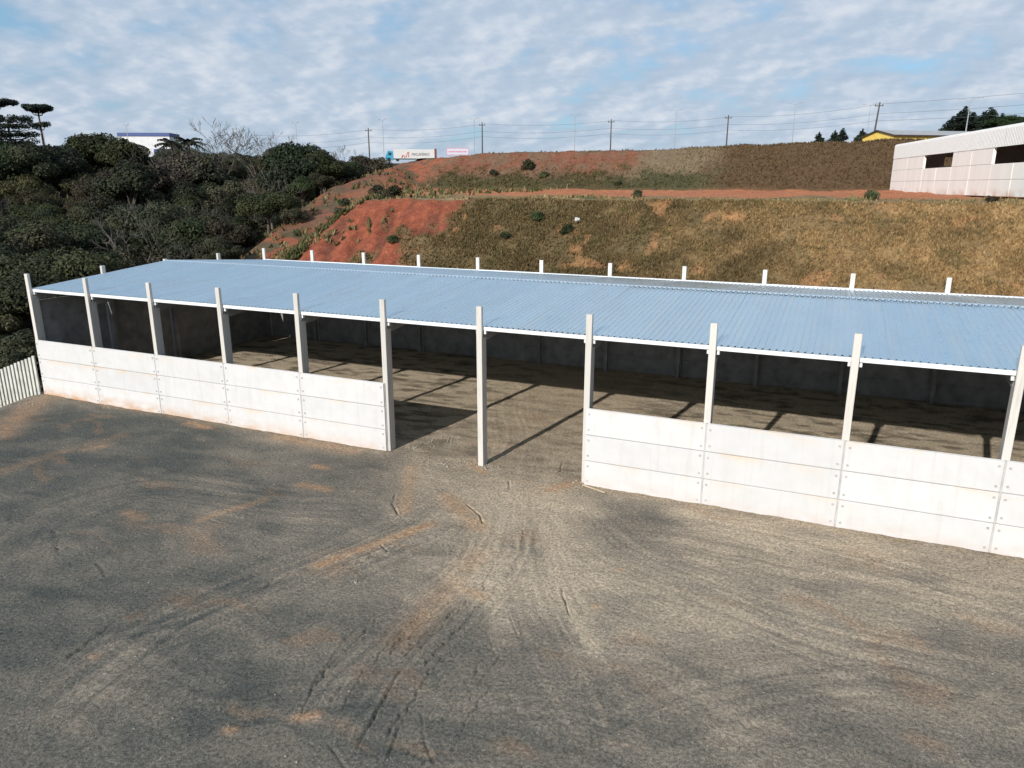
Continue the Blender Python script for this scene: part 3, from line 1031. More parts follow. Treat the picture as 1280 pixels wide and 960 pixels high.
WSGN = 1.0
for si, (s0, s1) in enumerate(SEG):
    half = [(s0, (s0 + s1) / 2), ((s0 + s1) / 2, s1)]
    for ci, (c0, c1) in enumerate(CH):
        if ci == 2 and si in (1, 3):
            continue
        for a0, a1 in half:
            ob('wall_panel', wp(a1 - a0, c1 - c0), wh, (a0, random.uniform(-.01, .01), c0))
b = MB()
b.box(-.14, .14, .03, .18, -.5, 6.3, 0, .02)
pmh = b.mesh('pillar', M['wpanel'])
for s0 in (0.3, 13.06, 23.14, 33.66, 43.74, 49.7):
    ob('pillar', pmh, wh, (s0, 0, 0))
# ribbed cladding with a curved top that runs over into the roof
prof = [(-.10, 4.72), (-.10, 6.40), (-.07, 6.52), (.02, 6.60), (.20, 6.64), (10.0, 7.25)]


def clad_mesh(name, prof, w_, pitch=0.3333, amp=0.08):
    b = MB()
    V, Fc = [], []
    us = []
    n = int(round(w_ / pitch))
    for k in range(n):
        us += [(k * pitch, 0), (k * pitch + pitch * .45, 0), (k * pitch + pitch * .6, amp), (k * pitch + pitch * .85, amp)]
    us.append((w_, 0))
    for i, (py, pz) in enumerate(prof):
        q0, q1 = prof[max(i - 1, 0)], prof[min(i + 1, len(prof) - 1)]
        d = Vector((q1[0] - q0[0], q1[1] - q0[1]))
        d.normalize()
        nx, nz = -d.y, d.x
        for u, a in us:
            V.append((u, py + nx * a, pz + nz * a))
    m_ = len(us)
    for r in range(len(prof) - 1):
        for k in range(m_ - 1):
            Fc.append((r * m_ + k, r * m_ + k + 1, (r + 1) * m_ + k + 1, (r + 1) * m_ + k))
    b.add(V, Fc)
    return b.mesh(name, M['clad'])


cl = clad_mesh('cladding_sheet', prof, 1.0)
prof2 = [(20.1 + .0, 4.72), (20.1, 6.05), (20.04, 6.3), (19.88, 6.48), (19.6, 6.6), (10.0, 7.25)]
cl2 = clad_mesh('roof_sheet', prof2, 1.0)
for k in range(50):
    ob('cladding_sheet', cl, wh, (k, random.uniform(-.01, .01), 0))
    ob('roof_sheet', cl2, wh, (k, 0, 0))
b = MB()
b.box(0, 50, 20.0, 20.15, 0, 3.1)
b.box(0, 10, 20.0, 20.15, 3.1, 4.75)
b.box(22, 30, 20.0, 20.15, 3.1, 4.75)
b.box(40, 50, 20.0, 20.15, 3.1, 4.75)
ob('rear_wall', b.mesh('rear_wall', M['wpanel']), wh)
b = MB()
b.prism([(0.0, 0), (20.0, 0), (20.0, 6.5), (10, 7.15), (0.0, 6.5)], 0, 49.75, 49.95)
ob('gable_wall', b.mesh('gable_wall', M['wpanel']), wh)
b = MB()
b.prism([(0.02, 0), (6.6, 0), (6.6, 4.9), (11.0, 4.9), (11.0, 0), (19.98, 0), (19.98, 6.5), (10, 7.15), (0.02, 6.5)], 0, 0.05, 0.2)
ob('gable_wall', b.mesh('gable_wall', M['wpanel']), wh)

# ---------------------------------------------------------------- yellow building behind the embankment
p = far(1117, 172, 160)
gz = 19.9
ylo = tag(ob('yellow_warehouse', None, None, (p[0], p[1], gz), math.radians(35)), 'yellow walled building with low grey gable roof behind the upper embankment', 'building')
M['yellow'] = plain('yellow_paint', (0.72, 0.52, 0.12), 0.6, 0, 0.08, 1)
M['greyroof'] = plain('grey_sheet', (0.40, 0.39, 0.38), 0.5, 0.1, 0.1, 1)
M['darktrim'] = plain('dark_trim', (0.05, 0.035, 0.03), 0.6)
b = MB()
b.prism([(0, -1), (9.0, -1), (9.0, 1.75), (4.5, 2.75), (0, 1.75)], 0, 0, 24)
ob('wall', b.mesh('wall', M['yellow']), ylo)
b = MB()
b.add([(-.4, -.5, 1.72), (24.4, -.5, 1.72), (24.4, 4.5, 2.88), (-.4, 4.5, 2.88), (24.4, 9.5, 1.72), (-.4, 9.5, 1.72),
       (-.4, -.5, 1.62), (24.4, -.5, 1.62), (24.4, 4.5, 2.78), (-.4, 4.5, 2.78), (24.4, 9.5, 1.62), (-.4, 9.5, 1.62)],
      [(0, 1, 2, 3), (3, 2, 4, 5), (6, 9, 8, 7), (9, 11, 10, 8)])
rf = ob('roof', b.mesh('roof', M['greyroof']), ylo)
b = MB()
b.beam((-.42, -.52, 1.62), (-.42, 4.5, 2.78), .06, .20)
b.beam((-.42, 9.52, 1.62), (-.42, 4.5, 2.78), .06, .20)
b.beam((-.45, -.53, 1.60), (24.4, -.53, 1.60), .06, .20)
ob('fascia', b.mesh('fascia', M['darktrim']), rf)

# ---------------------------------------------------------------- far white and blue warehouse over the wood
p0 = far(150, 190, 252)
p1 = far(214, 190, 246)
dv = p1 - p0
fw = tag(ob('distant_warehouse', None, None, (p0[0], p0[1], 14.0), math.atan2(dv[1], dv[0])), 'white warehouse with a dark blue roof band above the wood at left', 'warehouse')
Lw = math.hypot(dv[0], dv[1])
topz = far(170, 166, 250)[2] - 14
M['navy'] = plain('navy_band', (0.022, 0.050, 0.19), 0.5, 0, 0.05)
M['blue'] = plain('blue_block', (0.05, 0.10, 0.30), 0.5, 0, 0.1)
M['whitewall'] = plain('white_wall', (0.60, 0.60, 0.60), 0.6, 0, 0.05, 1)
b = MB()
b.box(0, Lw, 0, 7, 0, topz - 1.0, 0, .05)
ob('wall', b.mesh('wall', M['whitewall']), fw)
b = MB()
b.box(-.15, Lw + .15, -.15, 7.15, topz - 1.0, topz, 0, .05)
ob('roof_band', b.mesh('roof_band', M['navy']), fw)
b = MB()
b.box(Lw - 4.2, Lw + .5, -2.0, -.02, 0, topz - 4.6, 0, .05)
ob('annex', b.mesh('annex', M['blue']), fw)

# ---------------------------------------------------------------- road with truck, sign, poles
rx = np.linspace(-170, 140, 80)
b = MB()
V, Fc = [], []
for x in rx:
    yr = float(road_y(x))
    for off in (-5.0, 5.0):
        V.append((x - 0.33 * off, yr + off, float(height(np.array([x]), np.array([yr]))[0]) + 0.5))
for k in range(len(rx) - 1):
    Fc.append((2 * k, 2 * k + 2, 2 * k + 3, 2 * k + 1))
b.add(V, Fc)
ob('road', b.mesh('road', plain('asphalt', (0.05, 0.05, 0.052), 0.9)), kind='structure')


def on_road(u, v, D):
    p = far(u, v, D)
    return p


M['whitebox'] = plain('trailer_white', (0.58, 0.57, 0.55), 0.5, 0, 0.05, 1)
M['cyan'] = plain('cab_cyan', (0.04, 0.30, 0.45), 0.4, 0, 0.05)
M['black'] = plain('rubber_black', (0.02, 0.02, 0.02), 0.8)
M['redpaint'] = plain('red_paint', (0.55, 0.04, 0.05), 0.5)
M['brown'] = plain('rust_brown', (0.16, 0.05, 0.04), 0.7)
M['glass'] = plain('dark_glass', (0.02, 0.03, 0.04), 0.1)
q0, q1 = far(482, 199, 224), far(546, 199, 224)
dq = q1 - q0
TL = math.hypot(dq[0], dq[1])
tz = min(q0[2], q1[2]) - 0.55
truck = tag(ob('cargo_truck', None, None, (q0[0], q0[1], tz), math.atan2(dq[1], dq[0])), 'long white trailer truck with cyan cab on the road above the red slope', 'truck')
b = MB()
b.box(2.45, TL - .6, 0, 2.5, 0.75, 3.35, 0, .04)
tb = ob('trailer_box', b.mesh('trailer_box', M['whitebox']), truck)
b = MB()
b.box(TL - .58, TL, -.02, 2.52, 0.70, 3.55, 0, .04)
ob('rear_frame', b.mesh('rear_frame', M['brown']), tb)
b = MB()
b.prism([(0, 0.35), (2.15, 0.35), (2.15, 2.75), (0.75, 2.95), (0.15, 1.75), (0, 1.5)], 1, 0.05, 2.45)
cb_ = ob('cab', b.mesh('cab', M['cyan']), truck)
b = MB()
b.box(.85, 1.7, 0.02, 0.045, 1.65, 2.4)
ob('cab_window', b.mesh('cab_window', M['glass']), cb_)
b = MB()
b.cyl((0, 0, 0), (0, 1, 0), .5, .32, 14)
whm = b.mesh('wheel', M['black'])
for xx in (1.0, 3.4, TL - 4.2, TL - 3.0, TL - 1.8):
    ob('wheel', whm, truck, (xx, .2, .5))
    ob('wheel', whm, truck, (xx, 2.3, .5))
b = MB()
b.box(2.2, TL - .3, .6, 1.9, .55, .74)
ob('chassis', b.mesh('chassis', M['black']), truck)


def lettering(txt, size, loc, rot, mt, parent, name='lettering', sx=1.0, shear=0.0):
    cu = bpy.data.curves.new(name, 'FONT')
    cu.body = txt
    cu.size = size
    cu.extrude = 0.012
    cu.shear = shear
    cu.space_character = 1.0
    o = bpy.data.objects.new(name, cu)
    COL.objects.link(o)
    me = bpy.data.meshes.new_from_object(o.evaluated_get(bpy.context.evaluated_depsgraph_get()))
    bpy.data.objects.remove(o)
    bpy.data.curves.remove(cu)
    me.materials.clear()
    me.materials.append(mt)
    o = ob(name, me, parent, loc)
    o.rotation_euler = rot
    o.scale = (sx, 1, 1)
    return o


M['ink'] = plain('ink', (0.04, 0.04, 0.04), 0.6)
lettering('MAÇAFERRO', 1.15, (2.45 + 5.0, -.02, 1.55), (math.pi / 2, 0, 0), M['ink'], tb, sx=.78, shear=.12)
b = MB()
b.tube([(4.6, -.03, 1.0), (5.0, -.03, 1.7), (5.6, -.03, 1.3), (5.4, -.03, .95)], .13, 6)
b.tube([(5.9, -.03, 1.1), (6.3, -.03, 2.4), (6.7, -.03, 2.6), (6.6, -.03, 1.2)], .10, 6)
ob('emblem', b.mesh('emblem', M['redpaint']), tb)

# gantry style pink sign beyond the slope
q = far(572, 195, 255)
sg = tag(ob('roadside_sign', None, None, (q[0], q[1], q[2] - 4), YAW * -1 + 0.0), 'small pink framed roadside sign on the skyline beside the truck', 'sign')
M['pink'] = plain('pink_paint', (0.52, 0.25, 0.32), 0.5)
M['palepink'] = plain('pale_board', (0.50, 0.52, 0.60), 0.5)
b = MB()
b.box(-3.6, 3.6, -.06, .06, 4.4, 6.5)
bd = ob('board', b.mesh('board', M['palepink']), sg)
b = MB()
for s in (-1, 1):
    b.box(s * 3.6 - .1, s * 3.6 + .1, -.12, .12, 4.3, 6.6)
b.box(-3.4, 3.4, -.12, .12, 6.4, 6.6)
b.box(-3.4, 3.4, -.12, .12, 4.3, 4.5)
b.box(-3.0, 3.0, -.10, -.065, 5.2, 5.6)
ob('frame', b.mesh('frame', M['pink']), bd)
b = MB()
for s in (-1, 1):
    b.tube([(s * 2.6, 0, -4), (s * 2.6, 0, 4.3)], .12, 6)
ob('post', b.mesh('post', M['pink']), sg)

# utility poles along the road
M['wood'] = plain('pole_dark', (0.075, 0.062, 0.055), 0.9)
M['galv'] = plain('mast_grey', (0.36, 0.37, 0.38), 0.5, 0.2)
POLE = [(462, 160, 197), (603, 153, 190), (763, 149, 186), (908, 144, 181), (1091, 128, 172)]
plab = ['dark utility pole standing left of the truck', 'dark utility pole right of the truck and pink sign',
        'dark utility pole over the middle of the embankment', 'dark utility pole at the seam of red and brown embankment',
        'tall dark utility pole leaning beside the yellow building']
tops = []
for (u, vt, vb), lb in zip(POLE, plab):
    D = 205 if u > 1000 else 240
    tp_, bp_ = far(u, vt, D), far(u, vb, D)
    gz = h1(bp_[0], bp_[1]) - 0.3
    gz = min(gz, bp_[2])
    o = tag(ob('utility_pole', None, None, (bp_[0], bp_[1], gz), math.radians(20)), lb, 'pole', 'utility poles along the road')
    H = tp_[2] - gz
    lean = (0.0, 0.0) if u < 1000 else (0.55, 0.0)
    b = MB()
    b.tube([(0, 0, 0), (lean[0] * 1.2, 0, H)], [.24, .15], 8)
    ob('shaft', b.mesh('shaft', M['wood']), o)
    b = MB()
    b.box(-1.0 + lean[0], 1.0 + lean[0], -.08, .08, H - .9, H - .72)
    ca = ob('crossarm', b.mesh('crossarm', M['wood']), o)
    b = MB()
    for xx in (-.85, .0, .85):
        b.cyl((xx + lean[0], 0, H - .58), (0, 0, 1), .09, .28, 6)
    ob('insulators', b.mesh('insulators', M['wood']), ca)
    tops.append(Vector((bp_[0], bp_[1], tp_[2])))
# extend the line beyond the frame so that the cables carry on
e0 = tops[0] * 2 - tops[1]
e1 = tops[-1] + (tops[-1] - tops[-2]) * 1.6 + Vector((0, -18, 0))
chain = [e0] + tops + [e1]
M['cable'] = plain('cable_dark', (0.09, 0.10, 0.12), 0.7)
for k, (dz, dx, lb) in enumerate([(-.42, 0.85, 'topmost cable strung between the utility poles'), (-2.6, 0.0, 'middle cable strung between the utility poles'),
                                  (-4.2, 0.0, 'lowest cable strung between the utility poles')]):
    pts = []
    for a, c in zip(chain[:-1], chain[1:]):
        for s in range(10):
            t_ = s / 10
            pts.append(a.lerp(c, t_) + Vector((dx, 0, dz - 4 * 0.9 * t_ * (1 - t_))))
    b = MB()
    b.tube(pts, .028, 4)
    tag(ob('power_cable', b.mesh('power_cable', M['cable'])), lb, 'cable', 'cables along the road')

LIGHT = [(58, 157, 190, 'slender street light above the wood beside the flat-topped pine', 235), (162, 156, 190, 'slender street light in front of the white and blue warehouse', 235),
         (372, 153, 190, 'slender street light rising behind the dark tree', 235),
         (480, 149, 197, 'tall slender street light above the truck cab', 232), (593, 148, 190, 'tall slender street light just left of a dark pole', 232),
         (718, 143, 188, 'tall slender street light between the second and third poles', 232), (843, 137, 184, 'tall slender street light over the grey patch of embankment', 232),
         (990, 129, 179, 'tall slender street light left of the small conifers', 232), (1083, 130, 174, 'thin street light just left of the leaning pole', 240),
         (1207, 123, 166, 'pale street light in front of the dark pines', 175)]
for u, vt, vb, lb, D in LIGHT:
    tp_, bp_ = far(u, vt, D), far(u, vb, D)
    gz = min(h1(bp_[0], bp_[1]) - .3, bp_[2])
    H = tp_[2] - gz
    o = tag(ob('street_light', None, None, (bp_[0], bp_[1], gz), -YAW * -1 + math.radians(0)), lb, 'street light', 'street lights along the road')
    b = MB()
    b.tube([(0, 0, 0), (0, 0, H - .35)], [.13, .07], 6)
    ob('mast', b.mesh('mast', M['galv']), o)
    for s in (-1, 1):
        b = MB()
        b.tube([(0, 0, H - .5), (s * .7, 0, H - .15), (s * 1.5, 0, H)], .05, 5)
        ar = ob('arm', b.mesh('arm', M['galv']), o)
        b = MB()
        b.box(s * 1.75 - .38, s * 1.75 + .38, -.14, .14, H - .06, H + .07, 0, .03)
        ob('lamp_head', b.mesh('lamp_head', M['galv']), ar)


# ---------------------------------------------------------------- vegetation
def leaf_mesh(name, blobs, n, size, seed, mt, up=0.35, shell=0.55):
    r = np.random.default_rng(seed)
    B = np.array(blobs, float)                     # cx cy cz rx ry rz
    wgt = (B[:, 3] * B[:, 4] * B[:, 5]) ** (2 / 3)
    idx = r.choice(len(B), n, p=wgt / wgt.sum())
    d = r.normal(size=(n, 3))
    d /= np.linalg.norm(d, axis=1)[:, None]
    rad = shell + (1 - shell) * np.sqrt(r.random(n))
    lump = 0.86 + 0.28 * fbm(d[:, 0] * 2.6 + idx * 7.1, d[:, 1] * 2.6 + d[:, 2] * 1.9, seed, 3)
    c = B[idx, :3] + d * B[idx, 3:] * (rad * lump)[:, None]
    nn = d * 0.8 + r.normal(size=(n, 3)) * 0.48 + np.array([0, 0, up])
    nn /= np.linalg.norm(nn, axis=1)[:, None]
    a = np.cross(nn, r.normal(size=(n, 3)))
    a /= np.linalg.norm(a, axis=1)[:, None]
    e = np.cross(nn, a)
    sz = size * (0.55 + 0.9 * r.random(n))[:, None]
    V = np.stack([c - a * sz, c - e * sz * .55 + nn * sz * .14, c + a * sz, c + e * sz * .55 + nn * sz * .14], 1).reshape(-1, 3)
    Fq = np.arange(n * 4).reshape(n, 4)
    clump = r.random(len(B))[idx] * 0.65 + r.random(n) * 0.35
    me = mesh_np(name, V, Fq, False, {'tint': np.repeat(clump, 4)})
    me.materials.append(mt)
    return me


TW = .028


def grow(b, p, d, L, r, depth, rnd, nseg=3, spread=0.65, ratio=0.72, up=0.12, maxd=5):
    pts, rads = [p.copy()], [r]
    for k in range(nseg):
        d = (d + Vector((rnd.gauss(0, .13), rnd.gauss(0, .13), rnd.gauss(0, .08) + up * .5))).normalized()
        p = p + d * (L / nseg)
        pts.append(p.copy())
        rads.append(r * (1 - 0.42 * (k + 1) / nseg))
    b.tube(pts, rads, 5 if depth < 2 else 3, 0, False)
    if depth >= maxd:
        return
    nb = 2 if rnd.random() < .45 else 3
    for k in range(nb):
        ax = Vector((rnd.gauss(0, 1), rnd.gauss(0, 1), rnd.gauss(0, .5))).normalized()
        nd_ = (d + ax * spread * rnd.uniform(.7, 1.25)).normalized()
        grow(b, pts[-1] if k < 2 else pts[-2], nd_, L * ratio * rnd.uniform(.8, 1.15), max(rads[-1] * .78, TW), depth + 1, rnd, nseg, spread, ratio, up, maxd)


def trunk_mesh(name, H, blobs, r0, mt, seed):
    rnd = random.Random(seed)
    b = MB()
    fork = Vector((rnd.uniform(-.2, .2), rnd.uniform(-.2, .2), H))
    b.tube([(0, 0, -1.2), (rnd.uniform(-.1, .1), rnd.uniform(-.1, .1), H * .5), fork], [r0 * 1.25, r0 * .9, r0 * .7], 7, 0, False)
    for bl in blobs[:9]:
        c = Vector(bl[:3])
        mid = fork.lerp(c, .55) + Vector((rnd.uniform(-.3, .3), rnd.uniform(-.3, .3), -.15))
        b.tube([fork - Vector((0, 0, .3)), mid, c], [r0 * .5, r0 * .3, r0 * .1], 5, 0, False)
    return b.mesh(name, mt, True)


def dome_blobs(R, Hc, zc_, n, seed, squash=.75):
    r = random.Random(seed)
    out = []
    for k in range(n):
        a = k * 2.399 + r.uniform(-.4, .4)
        q = math.sqrt((k + .5) / n)
        rad = q * R * .72
        zz = zc_ + Hc * (1 - q * q) * .55 + r.uniform(-.25, .25) * Hc
        s = R * r.uniform(.30, .46)
        out.append((math.cos(a) * rad, math.sin(a) * rad, zz, s * r.uniform(.9, 1.2), s * r.uniform(.9, 1.2), s * squash * r.uniform(.8, 1.15)))
    return out


PROTO = {}


def proto(key, blobs, n, size, leaf, trunkH, r0, bark='bark', seed=1, **kw):
    PROTO[key] = [('trunk', trunk_mesh('trunk', trunkH, blobs, r0, M[bark], seed)),
                  ('crown', leaf_mesh('crown', blobs, n, size, seed, M[leaf], **kw))]


proto('dome', dome_blobs(4.2, 3.2, 5.2, 15, 3), 14000, .155, 'leaf_dark', 3.4, .28, seed=3)
proto('dome2', dome_blobs(3.6, 3.8, 5.0, 13, 5), 12500, .15, 'leaf_mid', 3.2, .25, seed=5)
proto('broad', dome_blobs(5.2, 2.6, 4.8, 18, 7, .62), 15000, .155, 'leaf_mid', 3.0, .30, seed=7)
proto('olive', dome_blobs(4.0, 2.8, 4.4, 14, 9), 11000, .145, 'leaf_olive', 2.8, .22, seed=9, shell=.4)
proto('tall', dome_blobs(3.0, 5.2, 5.5, 14, 11, 1.0), 12500, .15, 'leaf_dark', 4.0, .26, seed=11)
proto('low', dome_blobs(3.0, 1.5, 1.6, 12, 13, .7), 7500, .13, 'leaf_olive', 1.0, .16, seed=13)


def twiggy(key, seed, H, leaf, nleaf, bark='twig', spread=.62, L=3.0, size=.17, maxd=5):
    global TW
    TW = .010 if nleaf > 600 else (.028 if leaf is None else .018)
    rnd = random.Random(seed)
    b = MB()
    b.tube([(0, 0, -1.2), (.1, 0, H * .5), (.05, .1, H)], [.24, .19, .15], 6, 0, False)
    trunk = b.mesh('trunk', M[bark], True)
    b = MB()
    for k in range(4):
        a = k * 1.6 + rnd.uniform(-.4, .4)
        grow(b, Vector((.05, .1, H - .2)), Vector((math.cos(a) * .55, math.sin(a) * .55, .8)).normalized(), L, .085, 1, rnd, 3, spread, .74, .10, maxd)
    PROTO[key] = [('trunk', trunk), ('branches', b.mesh('branches', M[bark]))]
    if nleaf:
        bl = dome_blobs(L * 1.35, L * .9, H + L * .85, 14, seed)
        PROTO[key].append(('crown', leaf_mesh('crown', bl, nleaf, size, seed, M[leaf], shell=.25)))


twiggy('bare', 21, 3.4, None, 0, spread=.66, L=2.5, maxd=6)
twiggy('bare_pale', 23, 2.6, 'leaf_olive', 500, 'palebark', spread=.58, L=2.6)
twiggy('brown', 25, 3.0, 'leaf_brown', 6000, 'twig', spread=.62, L=2.6, size=.20)
twiggy('brown2', 27, 2.6, 'leaf_olive', 5500, 'twig', spread=.7, L=2.8, size=.20)


def araucaria(key, seed, tiers):
    rnd = random.Random(seed)
    H = 15.0
    b = MB()
    b.tube([(0, 0, -1.2), (.1, .05, H * .5), (0, 0, H - .6)], [.36, .28, .18], 8, 0, False)
    blobs = []
    for zz, R, n in tiers:
        for k in range(n):
            a = 2 * math.pi * k / n + rnd.uniform(-.25, .25)
            q = R * rnd.uniform(.55, 1.0)
            tip = Vector((math.cos(a) * q, math.sin(a) * q, zz + rnd.uniform(-.15, .35)))
            b.tube([(0, 0, zz - .9), (tip.x * .5, tip.y * .5, zz - .8), tip - Vector((0, 0, .2))], [.10, .07, .04], 4, 0, False)
            s = rnd.uniform(.75, 1.15)
            blobs.append((tip.x, tip.y, tip.z, s * 1.1, s * 1.1, s * .46))
            blobs.append((tip.x * .6, tip.y * .6, tip.z - .05, s, s, s * .40))
    PROTO[key] = [('trunk', b.mesh('trunk', M['bark'], True)), ('crown', leaf_mesh('crown', blobs, 7000, .18, seed, M['leaf_pine'], shell=.5))]


araucaria('araucaria', 31, [(15.0, 3.6, 11), (14.6, 2.2, 6), (12.2, 1.9, 3)])
araucaria('araucaria_dense', 33, [(15.0, 4.6, 12), (13.8, 4.8, 11), (12.4, 4.2, 10), (11.0, 4.2, 9), (9.5, 3.6, 8)])


def conifer(key, seed, H, R, n=11):
    rnd = random.Random(seed)
    bl = []
    for k in range(n):
        q = k / (n - 1)
        rr = R * (1 - q) ** .8 + .35
        for j in range(3):
            a = rnd.uniform(0, 6.28)
            o = rr * .5
            bl.append((math.cos(a) * o, math.sin(a) * o, 2.0 + q * (H - 2.4), rr * .7, rr * .7, H / n * .85))
    b = MB()
    b.tube([(0, 0, -1), (0, 0, H * .9)], [.28, .06], 6, 0, False)
    PROTO[key] = [('trunk', b.mesh('trunk', M['bark'])), ('crown', leaf_mesh('crown', bl, 4200, .26, seed, M['leaf_pine'], shell=.45))]


conifer('conifer', 41, 10.0, 2.3)
conifer('conifer2', 43, 9.0, 2.9, 8)

# palm: arching fronds
rnd = random.Random(51)
b = MB()
b.tube([(0, 0, -1), (.15, 0, 4.0), (.1, .1, 8.0)], [.22, .17, .15], 8, 0, False)
trk = b.mesh('trunk', M['bark'], True)
b = MB()
for k in range(18):
    a = k * 2.4
    el = rnd.uniform(.1, 1.1)
    L = rnd.uniform(2.0, 2.8)
    prev = None
    for s in range(9):
        q = s / 8
        rr = L * q * math.cos(el * (1 - .3 * q))
        zz = 8.0 + L * q * math.sin(el) - 1.5 * q * q
        p_ = Vector((math.cos(a) * rr + .1, math.sin(a) * rr + .1, zz))
        if prev is not None:
            side = Vector((-math.sin(a), math.cos(a), 0))
            w_ = .55 * math.sin(math.pi * min(q + .12, 1)) + .06
            for sg_ in (-1, 1):
                b.add([prev, p_, p_ + side * sg_ * w_ + Vector((0, 0, -.25)), prev.lerp(p_, .5) + side * sg_ * w_ * .9 + Vector((0, 0, -.3))], [(0, 1, 2, 3)])
        prev = p_
pf = b.mesh('crown', M['leaf_mid'])
PROTO['palm'] = [('trunk', trk), ('crown', pf)]


def plant(key, x, y, sc, label, cat='tree', name='broadleaf_tree', group=None, rz=None, z=None, zs=1.0, wide=1.0):
    gz = h1(x, y) if z is None else z
    o = tag(ob(name, None, None, (x, y, gz), random.uniform(0, 6.28) if rz is None else rz, (sc * wide, sc * wide, sc * zs)), label, cat, group)
    for nm, me in PROTO[key]:
        ob(nm, me, o)
    return o


def plant_to(key, u, vtop, D, label, natural_top, **kw):
    """stand a tree on the ground at distance D so that its top reaches a height seen in the picture"""
    p = far(u, vtop, D)
    gz = h1(p[0], p[1])
    sc = max(0.35, (p[2] - gz) / natural_top)
    return plant(key, p[0], p[1], sc, label, **kw)


placed = []
NT = {'dome': 9.4, 'dome2': 9.6, 'broad': 8.4, 'olive': 8.2, 'tall': 11.3, 'low': 3.9, 'bare': 10.6, 'bare_pale': 9.6, 'brown': 9.8, 'brown2': 9.8,
      'araucaria': 15.6, 'araucaria_dense': 15.6, 'conifer': 10.3, 'conifer2': 9.5, 'palm': 10.0}


def named(key, u, vtop, D, label, name, cat='tree', **kw):
    p = far(u, vtop, D)
    placed.append((p[0], p[1]))
    return plant_to(key, u, vtop, D, label, NT[key], name=name, cat=cat, **kw)


named('araucaria', 46, 130, 172, 'flat-topped umbrella pine on the skyline at left', 'umbrella_pine', rz=.6, wide=.72)
named('araucaria', -8, 122, 176, 'umbrella pine cut off by the left edge above the dense pine', 'umbrella_pine', rz=2.1, wide=.8)
named('araucaria_dense', 8, 145, 165, 'dense dark spreading pine at the top left edge', 'umbrella_pine')
named('dome', 122, 155, 165, 'rounded dark evergreen left of the white and blue warehouse', 'broadleaf_tree')
named('dome', 98, 160, 172, 'dark evergreen with lumpy crown right of the umbrella pine', 'broadleaf_tree')
named('dome2', 148, 163, 160, 'dark evergreen touching the left end of the far warehouse', 'broadleaf_tree')
named('dome', 12, 166, 152, 'dark rounded tree in front of the dense pine at the left edge', 'broadleaf_tree')
named('dome2', 38, 168, 150, 'dark green tree hiding the foot of the flat-topped pine', 'broadleaf_tree')
named('dome', 68, 170, 155, 'dark tree between the umbrella pine and the lumpy evergreen', 'broadleaf_tree')
named('palm', 213, 163, 160, 'palm with drooping fronds at the right end of the far warehouse', 'palm_tree', cat='palm')
named('palm', 233, 161, 164, 'second palm with upright fronds left of the bare tree', 'palm_tree', cat='palm')
named('brown', 222, 172, 150, 'brownish tree in front of the two palms', 'broadleaf_tree')
named('brown2', 246, 176, 150, 'grey brown tree right of the palms', 'broadleaf_tree')
named('bare', 272, 153, 160, 'wide leafless grey tree on the skyline of the wood', 'bare_tree')
named('bare', 314, 164, 165, 'slim leafless tree on the skyline right of the wide bare tree', 'bare_tree')
named('bare', 338, 168, 170, 'small leafless tree beside a dark evergreen on the skyline', 'bare_tree')
named('dome', 373, 164, 138, 'large dark evergreen on the skyline left of the utility poles', 'broadleaf_tree')
named('dome2', 402, 180, 135, 'dark tree sloping down from the large skyline evergreen', 'broadleaf_tree')
named('tall', 352, 172, 142, 'narrow dark tree left of the large skyline evergreen', 'broadleaf_tree')
named('bare_pale', 335, 212, 108, 'pale trunked nearly leafless tree in front of the dark wood', 'bare_tree')
named('low', 366, 256, 100, 'round green bush at the foot of the wood by the dirt ramp', 'bush', cat='bush')
named('bare', 432, 183, 190, 'thin leafless tree low on the skyline left of the truck', 'bare_tree')
named('low', 458, 188, 175, 'dark bush at the end of the wood beside the truck cab', 'bush', cat='bush')
named('dome2', 155, 190, 130, 'rounded mid green tree below the far warehouse', 'broadleaf_tree')
named('brown', 190, 186, 140, 'brownish thin tree in front of the far warehouse', 'broadleaf_tree')
named('bare_pale', 165, 255, 95, 'pale branched tree in the near part of the wood', 'bare_tree')

SKY_U = [-80, 0, 50, 90, 110, 160, 170, 205, 225, 250, 300, 335, 350, 400, 425, 450, 470]
SKY_V = [165, 172, 172, 172, 165, 180, 191, 191, 176, 180, 184, 190, 180, 182, 194, 196, 200]
kinds = ['dome', 'dome2', 'broad', 'olive', 'dome2', 'brown', 'brown2', 'broad', 'olive', 'tall', 'dome2', 'olive']
KW = {'dome': 'dark rounded evergreen', 'dome2': 'mid green rounded tree', 'broad': 'spreading green tree', 'olive': 'loose olive green tree',
      'tall': 'narrow dark tree', 'brown': 'brownish half bare tree', 'brown2': 'wide grey brown tree'}
USED = {}


def wood_label(k, u, D, H):
    size = 'small' if H < 5.2 else ('tall' if H > 7.6 else 'middling')
    zone = ['by the left edge', 'below the umbrella pine', 'below the lumpy evergreens', 'below the far warehouse', 'below the palms',
            'below the wide bare tree', 'below the slim bare trees', 'below the large evergreen', 'beside the dirt ramp']
    zi = int(np.searchsorted([25, 85, 150, 200, 245, 295, 345, 400], u))
    dep = 'just behind the shed' if D < 82 else ('low in the wood' if D < 105 else ('halfway up the wood' if D < 135 else ('high in the wood' if D < 170 else 'atop the wood')))
    lb = size + ' ' + KW[k] + ' ' + dep + ' ' + zone[zi]
    return lb


